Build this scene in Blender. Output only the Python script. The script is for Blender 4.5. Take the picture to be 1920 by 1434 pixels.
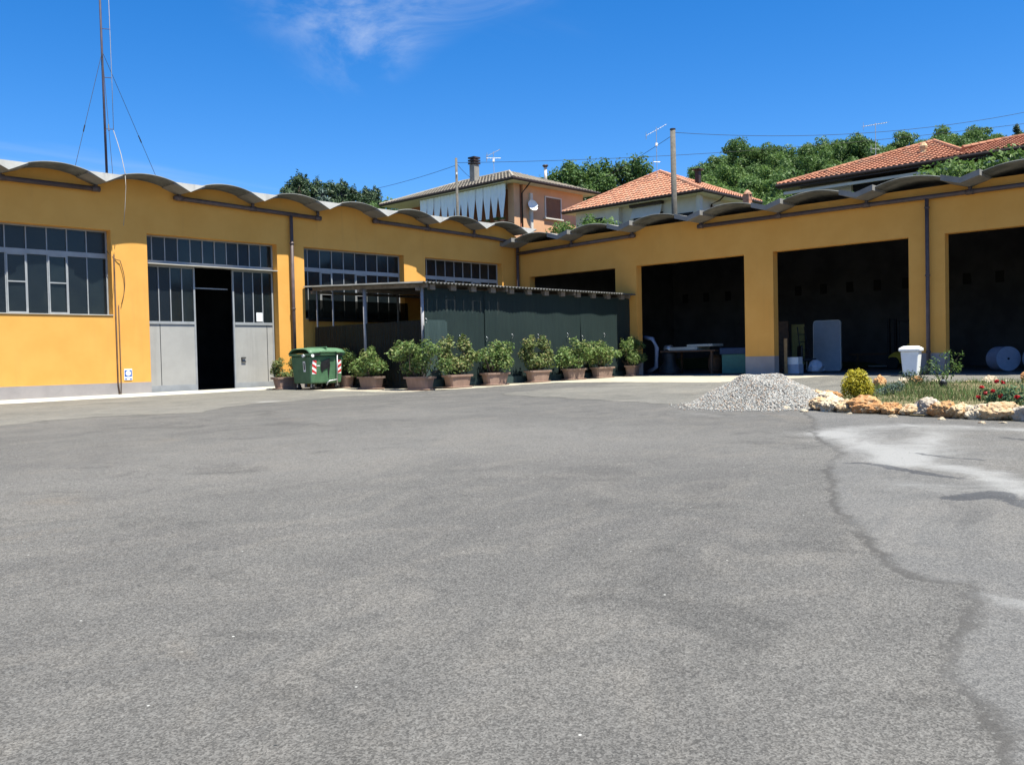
import bpy, math, random
import numpy as np
from mathutils import Vector, Matrix
for o in list(bpy.data.objects): bpy.data.objects.remove(o)
SC = bpy.context.scene
COL = SC.collection
random.seed(7)
RNG = np.random.default_rng(7)
PI = math.pi

# ------------------------------------------------------------------ camera
CAM = Vector((-31.277, -29.185, .62))
_yaw, _pit, _rol = (math.radians(a) for a in (46.527, -1.505, -1.286))
_f = Vector((math.sin(_yaw)*math.cos(_pit), math.cos(_yaw)*math.cos(_pit), math.sin(_pit)))
_r0 = Vector((math.cos(_yaw), -math.sin(_yaw), 0)); _u0 = _r0.cross(_f)
_r = math.cos(_rol)*_r0 + math.sin(_rol)*_u0
_u = -math.sin(_rol)*_r0 + math.cos(_rol)*_u0
cd = bpy.data.cameras.new('camera'); cam = bpy.data.objects.new('camera', cd); COL.objects.link(cam)
cd.sensor_width = 36; cd.lens = 36*1715.08/1920; cd.clip_start = .05; cd.clip_end = 3000
cam.matrix_world = Matrix(((_r.x, _u.x, -_f.x, CAM.x), (_r.y, _u.y, -_f.y, CAM.y), (_r.z, _u.z, -_f.z, CAM.z), (0, 0, 0, 1)))
SC.camera = cam

# ------------------------------------------------------------------ sky, sun, exposure
SUN = Vector((.02, -1, 2.42)).normalized()
w = bpy.data.worlds.new('World'); SC.world = w; w.use_nodes = True
wn, wl = w.node_tree.nodes, w.node_tree.links
bg = wn['Background']; bg.inputs[1].default_value = .051
sky = wn.new('ShaderNodeTexSky'); sky.sky_type = 'NISHITA'; sky.sun_disc = False
sky.sun_elevation = math.asin(SUN.z); sky.sun_rotation = math.atan2(SUN.x, SUN.y)
sky.altitude = 600; sky.air_density = 1.0; sky.dust_density = .25; sky.ozone_density = 3.2
hs = wn.new('ShaderNodeHueSaturation'); hs.inputs['Saturation'].default_value = 1.32; hs.inputs['Value'].default_value = 1.32
tint = wn.new('ShaderNodeMix'); tint.data_type = 'RGBA'; tint.blend_type = 'MULTIPLY'; tint.inputs['Factor'].default_value = 1
tint.inputs['B'].default_value = (1.12, 1.15, 1.3, 1)           # the camera's cool rendering of the sky
wl.new(sky.outputs[0], tint.inputs['A']); wl.new(tint.outputs['Result'], hs.inputs['Color'])
tc = wn.new('ShaderNodeTexCoord'); sep = wn.new('ShaderNodeSeparateXYZ'); wl.new(tc.outputs['Generated'], sep.inputs[0])
def wmath(op, a, b=None, clamp=False):
    n = wn.new('ShaderNodeMath'); n.operation = op; n.use_clamp = clamp
    for i, v in enumerate((a, b)):
        if v is None: continue
        if isinstance(v, (int, float)): n.inputs[i].default_value = v
        else: wl.new(v, n.inputs[i])
    return n.outputs[0]
zz = wmath('ADD', wmath('MAXIMUM', sep.outputs[2], 0.0), .12)
cx = wn.new('ShaderNodeCombineXYZ')
wl.new(wmath('DIVIDE', sep.outputs[0], zz), cx.inputs[0]); wl.new(wmath('DIVIDE', sep.outputs[1], zz), cx.inputs[1])
def wnoise(scale, detail, off, rough=.6, dist=.0):
    mp = wn.new('ShaderNodeMapping'); mp.inputs['Location'].default_value = off; mp.inputs['Rotation'].default_value = (0, 0, math.radians(4.5))
    wl.new(cx.outputs[0], mp.inputs[0])
    n = wn.new('ShaderNodeTexNoise'); n.inputs['Scale'].default_value = scale; n.inputs['Detail'].default_value = detail
    n.inputs['Roughness'].default_value = rough; n.inputs['Distortion'].default_value = dist
    wl.new(mp.outputs[0], n.inputs['Vector']); return n.outputs['Fac']
def wramp(v, a, b):
    m = wn.new('ShaderNodeMapRange'); m.interpolation_type = 'SMOOTHSTEP'
    m.inputs['From Min'].default_value = a; m.inputs['From Max'].default_value = b
    wl.new(v, m.inputs['Value']); return m.outputs[0]
CLOUD_OFF = (3.1, 1.7, 0)
big = wramp(wnoise(.55, 2, CLOUD_OFF), .525, .70)
fine = wramp(wnoise(1.6, 9, (CLOUD_OFF[0]*2, 5.2, 0), .62, 1.6), .42, .72)
mp2 = wn.new('ShaderNodeMapping'); mp2.inputs['Rotation'].default_value = (0, 0, math.radians(-52)); mp2.inputs['Scale'].default_value = (.35, 1.5, 1); mp2.inputs['Location'].default_value = (.4, 2.2, 0)
wl.new(cx.outputs[0], mp2.inputs[0])
st_ = wn.new('ShaderNodeTexNoise'); st_.inputs['Scale'].default_value = .9; st_.inputs['Detail'].default_value = 7; st_.inputs['Distortion'].default_value = .6; wl.new(mp2.outputs[0], st_.inputs['Vector'])
cf = wmath('ADD', wmath('MULTIPLY', wmath('MULTIPLY', big, fine), .95), wmath('MULTIPLY', wramp(st_.outputs['Fac'], .56, .78), .3), True)
mx = wn.new('ShaderNodeMix'); mx.data_type = 'RGBA'
wl.new(cf, mx.inputs['Factor']); wl.new(hs.outputs[0], mx.inputs['A']); mx.inputs['B'].default_value = (7.5, 8.2, 9.2, 1)
wl.new(mx.outputs['Result'], bg.inputs[0])
sl = bpy.data.lights.new('sun', 'SUN'); sl.energy = 5.0; sl.angle = math.radians(.53); sl.color = (1, .985, .87)
so = bpy.data.objects.new('sun', sl); COL.objects.link(so); so.rotation_euler = SUN.to_track_quat('Z', 'Y').to_euler()
so.location = (-20, -30, 40)
SC.view_settings.view_transform = 'Standard'; SC.view_settings.look = 'None'; SC.view_settings.gamma = 1
SC.view_settings.exposure = 1.1
SC.view_settings.use_curve_mapping = False
SC.render.engine = 'CYCLES'
SC.cycles.max_bounces = 7; SC.cycles.diffuse_bounces = 4; SC.cycles.transparent_max_bounces = 8
SC.cycles.use_denoising = True

# ------------------------------------------------------------------ materials
MATS = {}
def nodes(name):
    m = bpy.data.materials.new(name); m.use_nodes = True; MATS[name] = m
    return m, m.node_tree.nodes, m.node_tree.links, m.node_tree.nodes['Principled BSDF']
def c4(c): return (c[0], c[1], c[2], 1)
class NB:
    def __init__(s, name):
        s.m, s.n, s.l, s.p = nodes(name)
        s.geo = s.n.new('ShaderNodeNewGeometry')
    def noise(s, scale, detail=5, rough=.55, dist=0, vec=None, stretch=None):
        v = vec or s.geo.outputs['Position']
        if stretch:
            mp = s.n.new('ShaderNodeMapping'); mp.inputs['Scale'].default_value = stretch; s.l.new(v, mp.inputs[0]); v = mp.outputs[0]
        n = s.n.new('ShaderNodeTexNoise'); n.inputs['Scale'].default_value = scale; n.inputs['Detail'].default_value = detail
        n.inputs['Roughness'].default_value = rough; n.inputs['Distortion'].default_value = dist
        s.l.new(v, n.inputs['Vector']); return n.outputs['Fac']
    def voro(s, scale, out='Color', feature='F1', rand=1):
        n = s.n.new('ShaderNodeTexVoronoi'); n.feature = feature; n.inputs['Scale'].default_value = scale
        n.inputs['Randomness'].default_value = rand
        s.l.new(s.geo.outputs['Position'], n.inputs['Vector']); return n.outputs[out]
    def ramp(s, v, a, b, lo=0., hi=1.):
        m = s.n.new('ShaderNodeMapRange'); m.interpolation_type = 'SMOOTHSTEP'
        for k, x in (('From Min', a), ('From Max', b), ('To Min', lo), ('To Max', hi)): m.inputs[k].default_value = x
        s.l.new(v, m.inputs['Value']); return m.outputs[0]
    def mix(s, f, a, b, mode='MIX'):
        m = s.n.new('ShaderNodeMix'); m.data_type = 'RGBA'; m.blend_type = mode
        for k, v in (('Factor', f), ('A', a), ('B', b)):
            if isinstance(v, (int, float)): m.inputs[k].default_value = v
            elif isinstance(v, tuple): m.inputs[k].default_value = c4(v)
            else: s.l.new(v, m.inputs[k])
        return m.outputs['Result']
    def math(s, op, a, b=None, clamp=False):
        n = s.n.new('ShaderNodeMath'); n.operation = op; n.use_clamp = clamp
        for i, v in enumerate((a, b)):
            if v is None: continue
            if isinstance(v, (int, float)): n.inputs[i].default_value = v
            else: s.l.new(v, n.inputs[i])
        return n.outputs[0]
    def attr(s, name):
        a = s.n.new('ShaderNodeAttribute'); a.attribute_name = name; return a.outputs['Fac']
    def bump(s, v, strength, dist=.01):
        b = s.n.new('ShaderNodeBump'); b.inputs['Strength'].default_value = strength; b.inputs['Distance'].default_value = dist
        s.l.new(v, b.inputs['Height']); s.l.new(b.outputs[0], s.p.inputs['Normal'])
    def col(s, c):
        s.l.new(c, s.p.inputs['Base Color'])
    def set(s, rough=.8, spec=.3, metal=0):
        s.p.inputs['Roughness'].default_value = rough; s.p.inputs['Specular IOR Level'].default_value = spec
        s.p.inputs['Metallic'].default_value = metal
        return s
def M(name, c1, c2=None, rough=.8, scale=2.5, detail=6, bump=0, bscale=40, spec=.25, metal=0, streak=0):
    b = NB(name); b.set(rough, spec, metal)
    c2 = c2 or tuple(x*.78 for x in c1)
    f = b.ramp(b.noise(scale, detail, .6), .32, .68)
    c = b.mix(f, c1, c2)
    if streak:
        f2 = b.ramp(b.noise(1.0, 5, .6, 0, None, (5, 5, .35)), .52, .75, 0, streak)
        c = b.mix(f2, c, tuple(x*.45 for x in c1))
    b.col(c)
    if bump: b.bump(b.noise(bscale, 4), bump, .01)
    return b.m
def m_plaster():
    b = NB('plaster'); b.set(.9, .15)
    c = b.mix(b.ramp(b.noise(.9, 7, .6), .32, .68), (.705, .356, .086), (.66, .322, .073))
    st_ = b.ramp(b.noise(1.0, 6, .65, 0, None, (3.2, 3.2, .22)), .54, .78, 0, .24)
    c = b.mix(st_, c, (.40, .21, .075)); c = b.mix(b.ramp(b.noise(.28, 5, .6), .5, .75, 0, .25), c, (.735, .395, .105))
    b.col(c); b.bump(b.noise(110, 4), .3, .01)
m_plaster()
M('plinth', (.33, .30, .285), (.27, .245, .235), .85, 1.2, 7, .2, 90, .2)
M('fascia', (.52, .495, .46), (.43, .41, .38), .85, 2, 6, .15, 60, .2, streak=.5)
M('soffit', (.25, .235, .215), (.19, .18, .165), .9, 2, 6, .15, 60, .2)
M('fibre', (.19, .188, .172), (.10, .10, .092), .92, 1.4, 7, .2, 80, .15)
M('pipe', (.115, .078, .072), (.075, .055, .055), .55, 4, 5, 0, 40, .4)
M('frame', (.30, .305, .31), (.25, .255, .26), .5, 3, 4, 0, 40, .4)
M('door_paint', (.35, .335, .31), (.31, .297, .276), .6, 1.5, 6, .08, 60, .35, 0, .22)
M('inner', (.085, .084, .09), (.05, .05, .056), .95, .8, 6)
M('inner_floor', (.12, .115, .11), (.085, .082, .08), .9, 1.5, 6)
M('concrete', (.42, .37, .285), (.33, .29, .23), .92, .7, 8, .25, 70, .15)
M('kerb', (.46, .43, .37), (.36, .335, .29), .92, 1.3, 7, .2, 60, .15)
def m_terracotta():
    b = NB('terracotta'); b.set(.9, .15)
    c = b.mix(b.ramp(b.noise(3, 6, .6), .32, .68), (.31, .205, .16), (.23, .15, .115))
    oi = b.n.new('ShaderNodeObjectInfo'); c = b.mix(b.ramp(oi.outputs['Random'], 0, 1, 0, .45), c, (.21, .16, .13))
    c = b.mix(b.ramp(b.noise(1.0, 6, .65, 0, None, (9, 9, 1.2)), .5, .75, 0, .5), c, (.13, .105, .085))
    b.col(c); b.bump(b.noise(80, 4), .2, .01)
m_terracotta()
M('soil', (.06, .042, .03), (.035, .026, .02), 1, 12, 5, .5, 60)
M('bark', (.10, .075, .055), (.06, .045, .035), .95, 14, 5, .5, 60)
M('bin_green', (.075, .16, .085), (.055, .125, .065), .55, 3, 7, 0, 40, .35, 0, .35)
M('bin_lid', (.095, .19, .105), (.075, .155, .085), .5, 6, 4, 0, 40, .4)
M('steel', (.38, .39, .40), (.30, .31, .32), .4, 6, 4, 0, 40, .5, .6)
M('rubber', (.02, .02, .02), (.014, .014, .014), .8, 8)
M('white', (.80, .80, .79), (.74, .74, .73), .5, 3, 4, 0, 40, .4)
M('red', (.55, .03, .03), (.48, .025, .03), .5, 6)
M('black', (.02, .021, .024), (.012, .012, .014), .5, 6)
M('blue', (.05, .13, .42), (.04, .11, .36), .5, 6)
M('lid_blue', (.025, .05, .105), (.02, .04, .085), .6, 5)
M('slab', (.36, .38, .37), (.30, .32, .31), .7, 5)
M('orange_wall', (.64, .37, .215), (.57, .32, .185), .9, .8, 6, .15, 90, .15)
M('brick', (.34, .14, .085), (.26, .105, .065), .9, 6, 6, .3, 60, .15)
M('cream_wall', (.58, .53, .46), (.50, .455, .40), .9, .9, 6, .15, 90, .15)
M('soffit_white', (.62, .58, .52), (.54, .50, .45), .9, 1.5, 5)
M('gutter', (.045, .03, .028), (.03, .022, .02), .5, 5)
M('shutter', (.13, .07, .055), (.10, .055, .045), .7, 8)
M('dark_void', (.02, .02, .024), (.015, .015, .018), .9, 3)
M('cloth', (.80, .82, .85), (.74, .77, .82), .9, 2, 5, .1, 120, .1)
M('tile_grey', (.36, .31, .25), (.26, .225, .18), .95, 1.5, 7, .3, 60, .15)
def tile_mat(name, a, b_, c):
    b = NB(name); b.set(.92, .15)
    rnd = b.n.new('ShaderNodeTexWhiteNoise'); rnd.noise_dimensions = '3D'
    v = b.n.new('ShaderNodeVectorMath'); v.operation = 'SNAP'; v.inputs[1].default_value = (.31, .31, .12)
    b.l.new(b.geo.outputs['Position'], v.inputs[0]); b.l.new(v.outputs[0], rnd.inputs['Vector'])
    cc = b.mix(rnd.outputs['Value'], a, b_)
    cc = b.mix(b.ramp(b.noise(1.3, 7, .65), .48, .72, 0, .75), cc, c)
    b.col(cc); b.bump(b.noise(50, 3), .3, .01)
tile_mat('tile_red', (.50, .245, .155), (.37, .165, .10), (.30, .22, .165))
tile_mat('tile_red_old', (.43, .20, .125), (.31, .135, .08), (.22, .15, .11))
M('wood_pole', (.15, .135, .115), (.10, .09, .078), .95, 6, 6, .4, 40, streak=.4)
M('wire', (.035, .035, .038), (.03, .03, .03), .7, 5)
M('mast', (.07, .055, .075), (.05, .04, .055), .6, 4)
M('white_cable', (.34, .31, .27), (.28, .25, .22), .6, 5)
M('alu', (.45, .45, .46), (.36, .36, .37), .45, 8, 3, 0, 40, .5, .5)
M('dish', (.74, .74, .73), (.66, .66, .65), .55, 4)
M('yellow_paint', (.48, .33, .04), (.40, .27, .03), .5, 5)
M('wood', (.33, .21, .10), (.25, .155, .075), .8, 8, 5)
M('teal_box', (.065, .17, .145), (.055, .14, .12), .7, 4)
M('mattress', (.40, .43, .50), (.35, .38, .45), .85, 5)
M('paper_roll', (.30, .34, .45), (.26, .30, .40), .85, 8)
M('brown_wood', (.12, .07, .045), (.08, .05, .035), .9, 6)
M('canopy_sheet', (.15, .146, .138), (.095, .093, .088), .85, 1.5, 6, .1, 60, .2)
M('canopy_post', (.34, .33, .34), (.26, .25, .26), .6, 5)
M('timber', (.22, .19, .165), (.15, .13, .115), .9, 5, 6)
M('saucer', (.34, .23, .18), (.28, .19, .15), .9, 5)
M('ground_earth', (.11, .115, .05), (.075, .09, .035), 1, .4, 8)

def leaf_mat(name, cols, trans=.35, rough=.55):
    b = NB(name); b.set(rough, .3)
    r = b.geo.outputs['Random Per Island']
    c = b.mix(b.ramp(r, 0, .6), cols[0], cols[1]); c = b.mix(b.ramp(r, .7, 1.), c, cols[2])
    c = b.mix(b.ramp(b.noise(.7, 3), .3, .7, 0, .35), c, tuple(x*.55 for x in cols[0]))
    b.col(c)
    t = b.n.new('ShaderNodeBsdfTranslucent'); b.l.new(c, t.inputs['Color'])
    ms = b.n.new('ShaderNodeMixShader'); ms.inputs[0].default_value = trans
    b.l.new(b.p.outputs[0], ms.inputs[1]); b.l.new(t.outputs[0], ms.inputs[2])
    b.l.new(ms.outputs[0], b.n['Material Output'].inputs['Surface'])
leaf_mat('leaf_shrub', ((.09, .16, .042), (.165, .24, .068), (.32, .32, .125)))
leaf_mat('leaf_shrub_warm', ((.095, .15, .042), (.19, .225, .072), (.34, .27, .125)))
leaf_mat('leaf_tree', ((.065, .125, .032), (.10, .175, .045), (.14, .21, .06)))
leaf_mat('leaf_tree_light', ((.09, .16, .036), (.13, .215, .05), (.18, .26, .07)))
leaf_mat('leaf_grey', ((.05, .085, .04), (.075, .12, .06), (.10, .14, .08)))
leaf_mat('needle', ((.042, .075, .034), (.062, .10, .045), (.085, .125, .058)), .15)
leaf_mat('needle_blue', ((.075, .115, .095), (.10, .15, .125), (.13, .18, .15)), .15)
leaf_mat('thuja', ((.42, .36, .03), (.52, .43, .035), (.20, .22, .03)), .35)
leaf_mat('ivy', ((.07, .14, .03), (.12, .20, .045), (.19, .27, .08)))
leaf_mat('grass_blade', ((.10, .165, .045), (.18, .18, .07), (.09, .20, .045)), .3)
leaf_mat('rose_leaf', ((.05, .11, .05), (.08, .15, .07), (.12, .2, .1)))
leaf_mat('petal', ((.45, .012, .02), (.55, .02, .03), (.35, .01, .02)), .25)

def m_glass():
    b = NB('glass'); b.set(.22, .5)
    c = b.mix(b.ramp(b.noise(1.7, 6, .6), .3, .7), (.011, .016, .02), (.02, .027, .028))
    oi = b.n.new('ShaderNodeObjectInfo'); c = b.mix(b.ramp(oi.outputs['Random'], 0, 1, 0, .75), c, (.008, .012, .018)); c = b.mix(b.ramp(b.noise(2.2, 6, .7, 0, None, (1, 1, .5)), .55, .8, 0, .4), c, (.042, .047, .044)); b.col(c)
    b.l.new(b.ramp(oi.outputs['Random'], 0, 1, .08, .32), b.p.inputs['Roughness'])
    t = b.n.new('ShaderNodeBsdfTransparent'); t.inputs[0].default_value = (.55, .62, .62, 1)
    ms = b.n.new('ShaderNodeMixShader'); ms.inputs[0].default_value = .3
    b.l.new(b.p.outputs[0], ms.inputs[1]); b.l.new(t.outputs[0], ms.inputs[2])
    b.l.new(ms.outputs[0], b.n['Material Output'].inputs['Surface'])
m_glass()
def m_net(name, c1, c2, fac):
    b = NB(name); b.set(.85, .15)
    # woven bands: fine vertical tapes plus broad fading
    f = b.ramp(b.noise(1.0, 5, .6, 0, None, (9, 9, .5)), .35, .65)
    wv = b.ramp(b.noise(1.0, 2, .5, 0, None, (60, 60, 3)), .35, .65, 0, .28)
    c = b.mix(wv, b.mix(f, c1, c2), tuple(x*.5 for x in c1)); b.col(c)
    t = b.n.new('ShaderNodeBsdfTransparent')
    ms = b.n.new('ShaderNodeMixShader'); ms.inputs[0].default_value = fac
    b.l.new(b.p.outputs[0], ms.inputs[1]); b.l.new(t.outputs[0], ms.inputs[2])
    b.l.new(ms.outputs[0], b.n['Material Output'].inputs['Surface'])
m_net('net_green', (.019, .031, .031), (.022, .036, .034), .08)
m_net('net_black', (.016, .018, .016), (.022, .023, .019), .08)
m_net('net_patch', (.038, .06, .059), (.048, .073, .07), .05)

def m_asphalt(name, a, b_, tint):
    b = NB(name); b.set(.9, .25)
    c = b.mix(b.ramp(b.noise(.35, 6, .6, .6), .33, .68), a, b_)
    c = b.mix(b.ramp(b.noise(1.6, 6, .62), .35, .7, 0, .45), c, tint)
    c = b.mix(b.ramp(b.noise(.13, 4, .5), .5, .7, 0, .4), c, tuple(x*1.35 for x in b_))
    c = b.mix(b.ramp(b.noise(.55, 7, .7, 1.2, None, (1, 1.7, 1)), .44, .66, 0, .6), c, (a[0]*1.45, a[1]*1.41, a[2]*1.35))
    c = b.mix(b.ramp(b.noise(.8, 7, .7, .8), .52, .72, 0, .65), c, tuple(x*.66 for x in a))
    c = b.mix(b.ramp(b.noise(.42, 6, .72, .5, None, (1, 1, 1)), .60, .74, 0, .35), c, (a[0]*1.5, a[1]*1.32, a[2]*1.12))
    vc = b.voro(125, 'Color'); bw = b.n.new('ShaderNodeSeparateColor'); b.l.new(vc, bw.inputs[0])
    v1 = b.ramp(bw.outputs[0], 0, 1, .62, 1.38)
    vm = b.n.new('ShaderNodeVectorMath'); vm.operation = 'SCALE'; b.l.new(c, vm.inputs[0]); b.l.new(v1, vm.inputs['Scale']); c = vm.outputs[0]
    v2 = b.ramp(b.noise(30, 5, .7), .3, .7, .84, 1.16)
    vm = b.n.new('ShaderNodeVectorMath'); vm.operation = 'SCALE'; b.l.new(c, vm.inputs[0]); b.l.new(v2, vm.inputs['Scale']); c = vm.outputs[0]
    nz = b.noise(1.5, 9, .72, 1.6); nzc = b.math('MULTIPLY', b.math('SUBTRACT', nz, .5), 1.9)
    def masked(at, lo, hi):
        return b.ramp(b.math('ADD', b.attr(at), nzc), lo, hi)
    st = masked('stain', .30, 1.5)
    c = b.mix(b.math('MULTIPLY', st, .8), c, (.27, .262, .25))
    sd = b.math('ADD', b.attr('damp'), b.math('ADD', b.math('MULTIPLY', b.math('SUBTRACT', b.noise(3.2, 6, .65), .5), .34), b.math('MULTIPLY', b.math('SUBTRACT', b.noise(22, 4, .6), .5), .07)))
    edge = b.ramp(sd, -.03, .02); fade = b.math('SUBTRACT', 1, b.ramp(sd, .0, .13)); dm = b.math('MULTIPLY', edge, fade)
    c = b.mix(b.math('MULTIPLY', dm, b.ramp(b.noise(1.1, 3), .3, .65, .4, .9)), c, (.033, .028, .022))
    c = b.mix(b.math('MULTIPLY', b.math('MULTIPLY', edge, b.math('SUBTRACT', 1, b.ramp(sd, .2, 2.6))), .13), c, (.2, .2, .205))
    wt = masked('wet', .62, .78)
    c = b.mix(b.math('MULTIPLY', wt, .62), c, (.034, .033, .031))
    # pale chips and dark pits scattered over the surface
    n = b.n.new('ShaderNodeTexVoronoi'); n.inputs['Scale'].default_value = 7.5; b.l.new(b.geo.outputs['Position'], n.inputs['Vector'])
    sc = b.n.new('ShaderNodeSeparateColor'); b.l.new(n.outputs['Color'], sc.inputs[0])
    chip = b.math('MULTIPLY', b.ramp(n.outputs['Distance'], .035, .075, 1, 0), b.ramp(sc.outputs[1], .83, .85))
    c = b.mix(chip, c, (.42, .41, .38))
    pit = b.math('MULTIPLY', b.ramp(n.outputs['Distance'], .05, .09, 1, 0), b.ramp(sc.outputs[1], .25, .23, 0, 1))
    pit = b.math('MULTIPLY', b.ramp(n.outputs['Distance'], .04, .08, 1, 0), b.math('LESS_THAN', sc.outputs[1], .22))
    c = b.mix(pit, c, (.03, .03, .03))
    n2 = b.n.new('ShaderNodeTexVoronoi'); n2.inputs['Scale'].default_value = 48; b.l.new(b.geo.outputs['Position'], n2.inputs['Vector'])
    s2 = b.n.new('ShaderNodeSeparateColor'); b.l.new(n2.outputs['Color'], s2.inputs[0])
    core = b.ramp(n2.outputs['Distance'], .28, .42, 1, 0)
    c = b.mix(b.math('MULTIPLY', b.math('MULTIPLY', core, b.ramp(s2.outputs[0], .84, .86)), .5), c, (.19, .183, .17))
    c = b.mix(b.math('MULTIPLY', b.math('MULTIPLY', core, b.math('LESS_THAN', s2.outputs[0], .13)), .45), c, (.035, .034, .032))
    b.col(c)
    b.l.new(b.ramp(wt, 0, 1, .9, .55), b.p.inputs['Roughness'])
    h = b.math('ADD', b.voro(125, 'Distance'), b.math('MULTIPLY', b.noise(30, 4), 1.2))
    b.bump(h, .3, .008)
m_asphalt('asphalt', (.092, .0865, .0805), (.112, .105, .0965), (.077, .0728, .0685))
m_asphalt('asphalt_old', (.128, .12, .105), (.152, .143, .126), (.105, .099, .088))

def m_rock(name, a, b_, c):
    b = NB(name); b.set(.95, .1)
    cc = b.mix(b.ramp(b.noise(5, 6, .65, .5), .35, .62), a, b_)
    cc = b.mix(b.ramp(b.noise(11, 5, .6), .52, .7), cc, c)
    b.col(cc); b.bump(b.noise(26, 6, .7), .9, .03)
m_rock('rock_cream', (.56, .43, .28), (.48, .33, .185), (.36, .18, .08))
m_rock('rock_orange', (.50, .29, .135), (.41, .20, .085), (.54, .39, .24))
m_rock('rock_pale', (.60, .51, .38), (.50, .40, .28), (.38, .25, .15))
m_rock('rock_grey', (.46, .40, .33), (.36, .31, .25), (.48, .35, .23))
def m_gravel():
    b = NB('gravel'); b.set(.9, .2)
    r = b.geo.outputs['Random Per Island']
    wn_ = b.n.new('ShaderNodeTexWhiteNoise'); wn_.noise_dimensions = '1D'; b.l.new(r, wn_.inputs['W'])
    c = b.mix(b.ramp(r, 0, 1), (.15, .147, .14), (.38, .365, .34))
    c = b.mix(b.ramp(wn_.outputs['Value'], .84, .9), c, (.30, .22, .165))
    b.col(c)
m_gravel()

# ------------------------------------------------------------------ mesh helpers
class MB:
    def __init__(s): s.v = []; s.f = []
    def add(s, vs, fs):
        n = len(s.v); s.v += [tuple(map(float, v)) for v in vs]; s.f += [tuple(i+n for i in f) for f in fs]; return s
    def box(s, x0, x1, y0, y1, z0, z1, M_=None):
        vs = [(x, y, z) for z in (z0, z1) for y in (y0, y1) for x in (x0, x1)]
        if M_: vs = [tuple(M_ @ Vector(v)) for v in vs]
        return s.add(vs, [(0, 2, 3, 1), (4, 5, 7, 6), (0, 1, 5, 4), (2, 6, 7, 3), (0, 4, 6, 2), (1, 3, 7, 5)])
    def prism(s, poly, fn, a, b):           # poly of (p,q); fn(p,q,d) -> xyz
        n = len(poly)
        vs = [fn(p, q, a) for p, q in poly] + [fn(p, q, b) for p, q in poly]
        fs = [tuple(range(n))[::-1], tuple(range(n, 2*n))] + [(i, (i+1) % n, n+(i+1) % n, n+i) for i in range(n)]
        return s.add(vs, fs)
    def tube(s, pts, r, n=8, r2=None, cap=True):
        pts = [Vector(p) for p in pts]; k = len(pts); rings = []
        up = Vector((0, 0, 1))
        for i, p in enumerate(pts):
            d = (pts[min(i+1, k-1)]-pts[max(i-1, 0)])
            d = d.normalized() if d.length > 1e-9 else Vector((0, 0, 1))
            a = d.cross(up if abs(d.z) < .95 else Vector((1, 0, 0))).normalized(); b = d.cross(a)
            rr = r if r2 is None else r+(r2-r)*i/(k-1)
            rings.append([p+(a*math.cos(2*PI*j/n)+b*math.sin(2*PI*j/n))*rr for j in range(n)])
        vs = [v for ring in rings for v in ring]
        fs = [(i*n+j, i*n+(j+1) % n, (i+1)*n+(j+1) % n, (i+1)*n+j) for i in range(k-1) for j in range(n)]
        if cap: fs += [tuple(range(n))[::-1], tuple((k-1)*n+j for j in range(n))]
        return s.add(vs, fs)
    def lathe(s, prof, n=16, c=(0, 0), sx=1, sy=1, power=2., cap=True):
        rings = []
        for r, z in prof:
            ring = []
            for j in range(n):
                a = 2*PI*j/n; ca, sa = math.cos(a), math.sin(a)
                q = (abs(ca)**power+abs(sa)**power)**(-1/power)
                ring.append((c[0]+r*sx*ca*q, c[1]+r*sy*sa*q, z))
            rings.append(ring)
        k = len(prof); vs = [v for ring in rings for v in ring]
        fs = [(i*n+j, i*n+(j+1) % n, (i+1)*n+(j+1) % n, (i+1)*n+j) for i in range(k-1) for j in range(n)]
        if cap: fs += [tuple(range(n))[::-1], tuple((k-1)*n+j for j in range(n))]
        return s.add(vs, fs)
    def grid(s, rows):
        k, n = len(rows), len(rows[0])
        return s.add([v for r_ in rows for v in r_], [(i*n+j, i*n+j+1, (i+1)*n+j+1, (i+1)*n+j) for i in range(k-1) for j in range(n-1)])
def link(o, parent=None):
    COL.objects.link(o)
    if parent: o.parent = parent
    return o
def wloc(p):
    v = Vector((0, 0, 0))
    while p: v += p.location; p = p.parent
    return v
def build(name, mb, mat, parent=None, world=False, smooth=False, bevel=0, solid=0):
    off = wloc(parent) if (world and parent) else Vector((0, 0, 0))
    me = bpy.data.meshes.new(name)
    me.from_pydata([(v[0]-off.x, v[1]-off.y, v[2]-off.z) for v in mb.v], [], mb.f)
    me.materials.append(MATS[mat])
    if smooth: me.polygons.foreach_set('use_smooth', [True]*len(me.polygons))
    me.update()
    o = link(bpy.data.objects.new(name, me), parent)
    if solid:
        md = o.modifiers.new('thick', 'SOLIDIFY'); md.thickness = solid; md.offset = 0
    if bevel:
        md = o.modifiers.new('bevel', 'BEVEL'); md.width = bevel; md.segments = 2; md.limit_method = 'ANGLE'
    return o
def mesh_np(name, v, f, mat, parent=None, smooth=False):
    v = np.asarray(v, np.float32); f = np.asarray(f, np.int32); k = f.shape[1]
    me = bpy.data.meshes.new(name)
    me.vertices.add(len(v)); me.vertices.foreach_set('co', v.ravel())
    me.loops.add(f.size); me.loops.foreach_set('vertex_index', f.ravel())
    me.polygons.add(len(f)); me.polygons.foreach_set('loop_start', np.arange(0, f.size, k, dtype=np.int32))
    me.update(calc_edges=True); me.validate()
    me.materials.append(MATS[mat])
    if smooth: me.polygons.foreach_set('use_smooth', [True]*len(me.polygons))
    return link(bpy.data.objects.new(name, me), parent)
def tag(o, label=None, cat=None, group=None, kind=None):
    if label: o['label'] = label
    if cat: o['category'] = cat
    if group: o['group'] = group
    if kind: o['kind'] = kind
    return o
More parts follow.
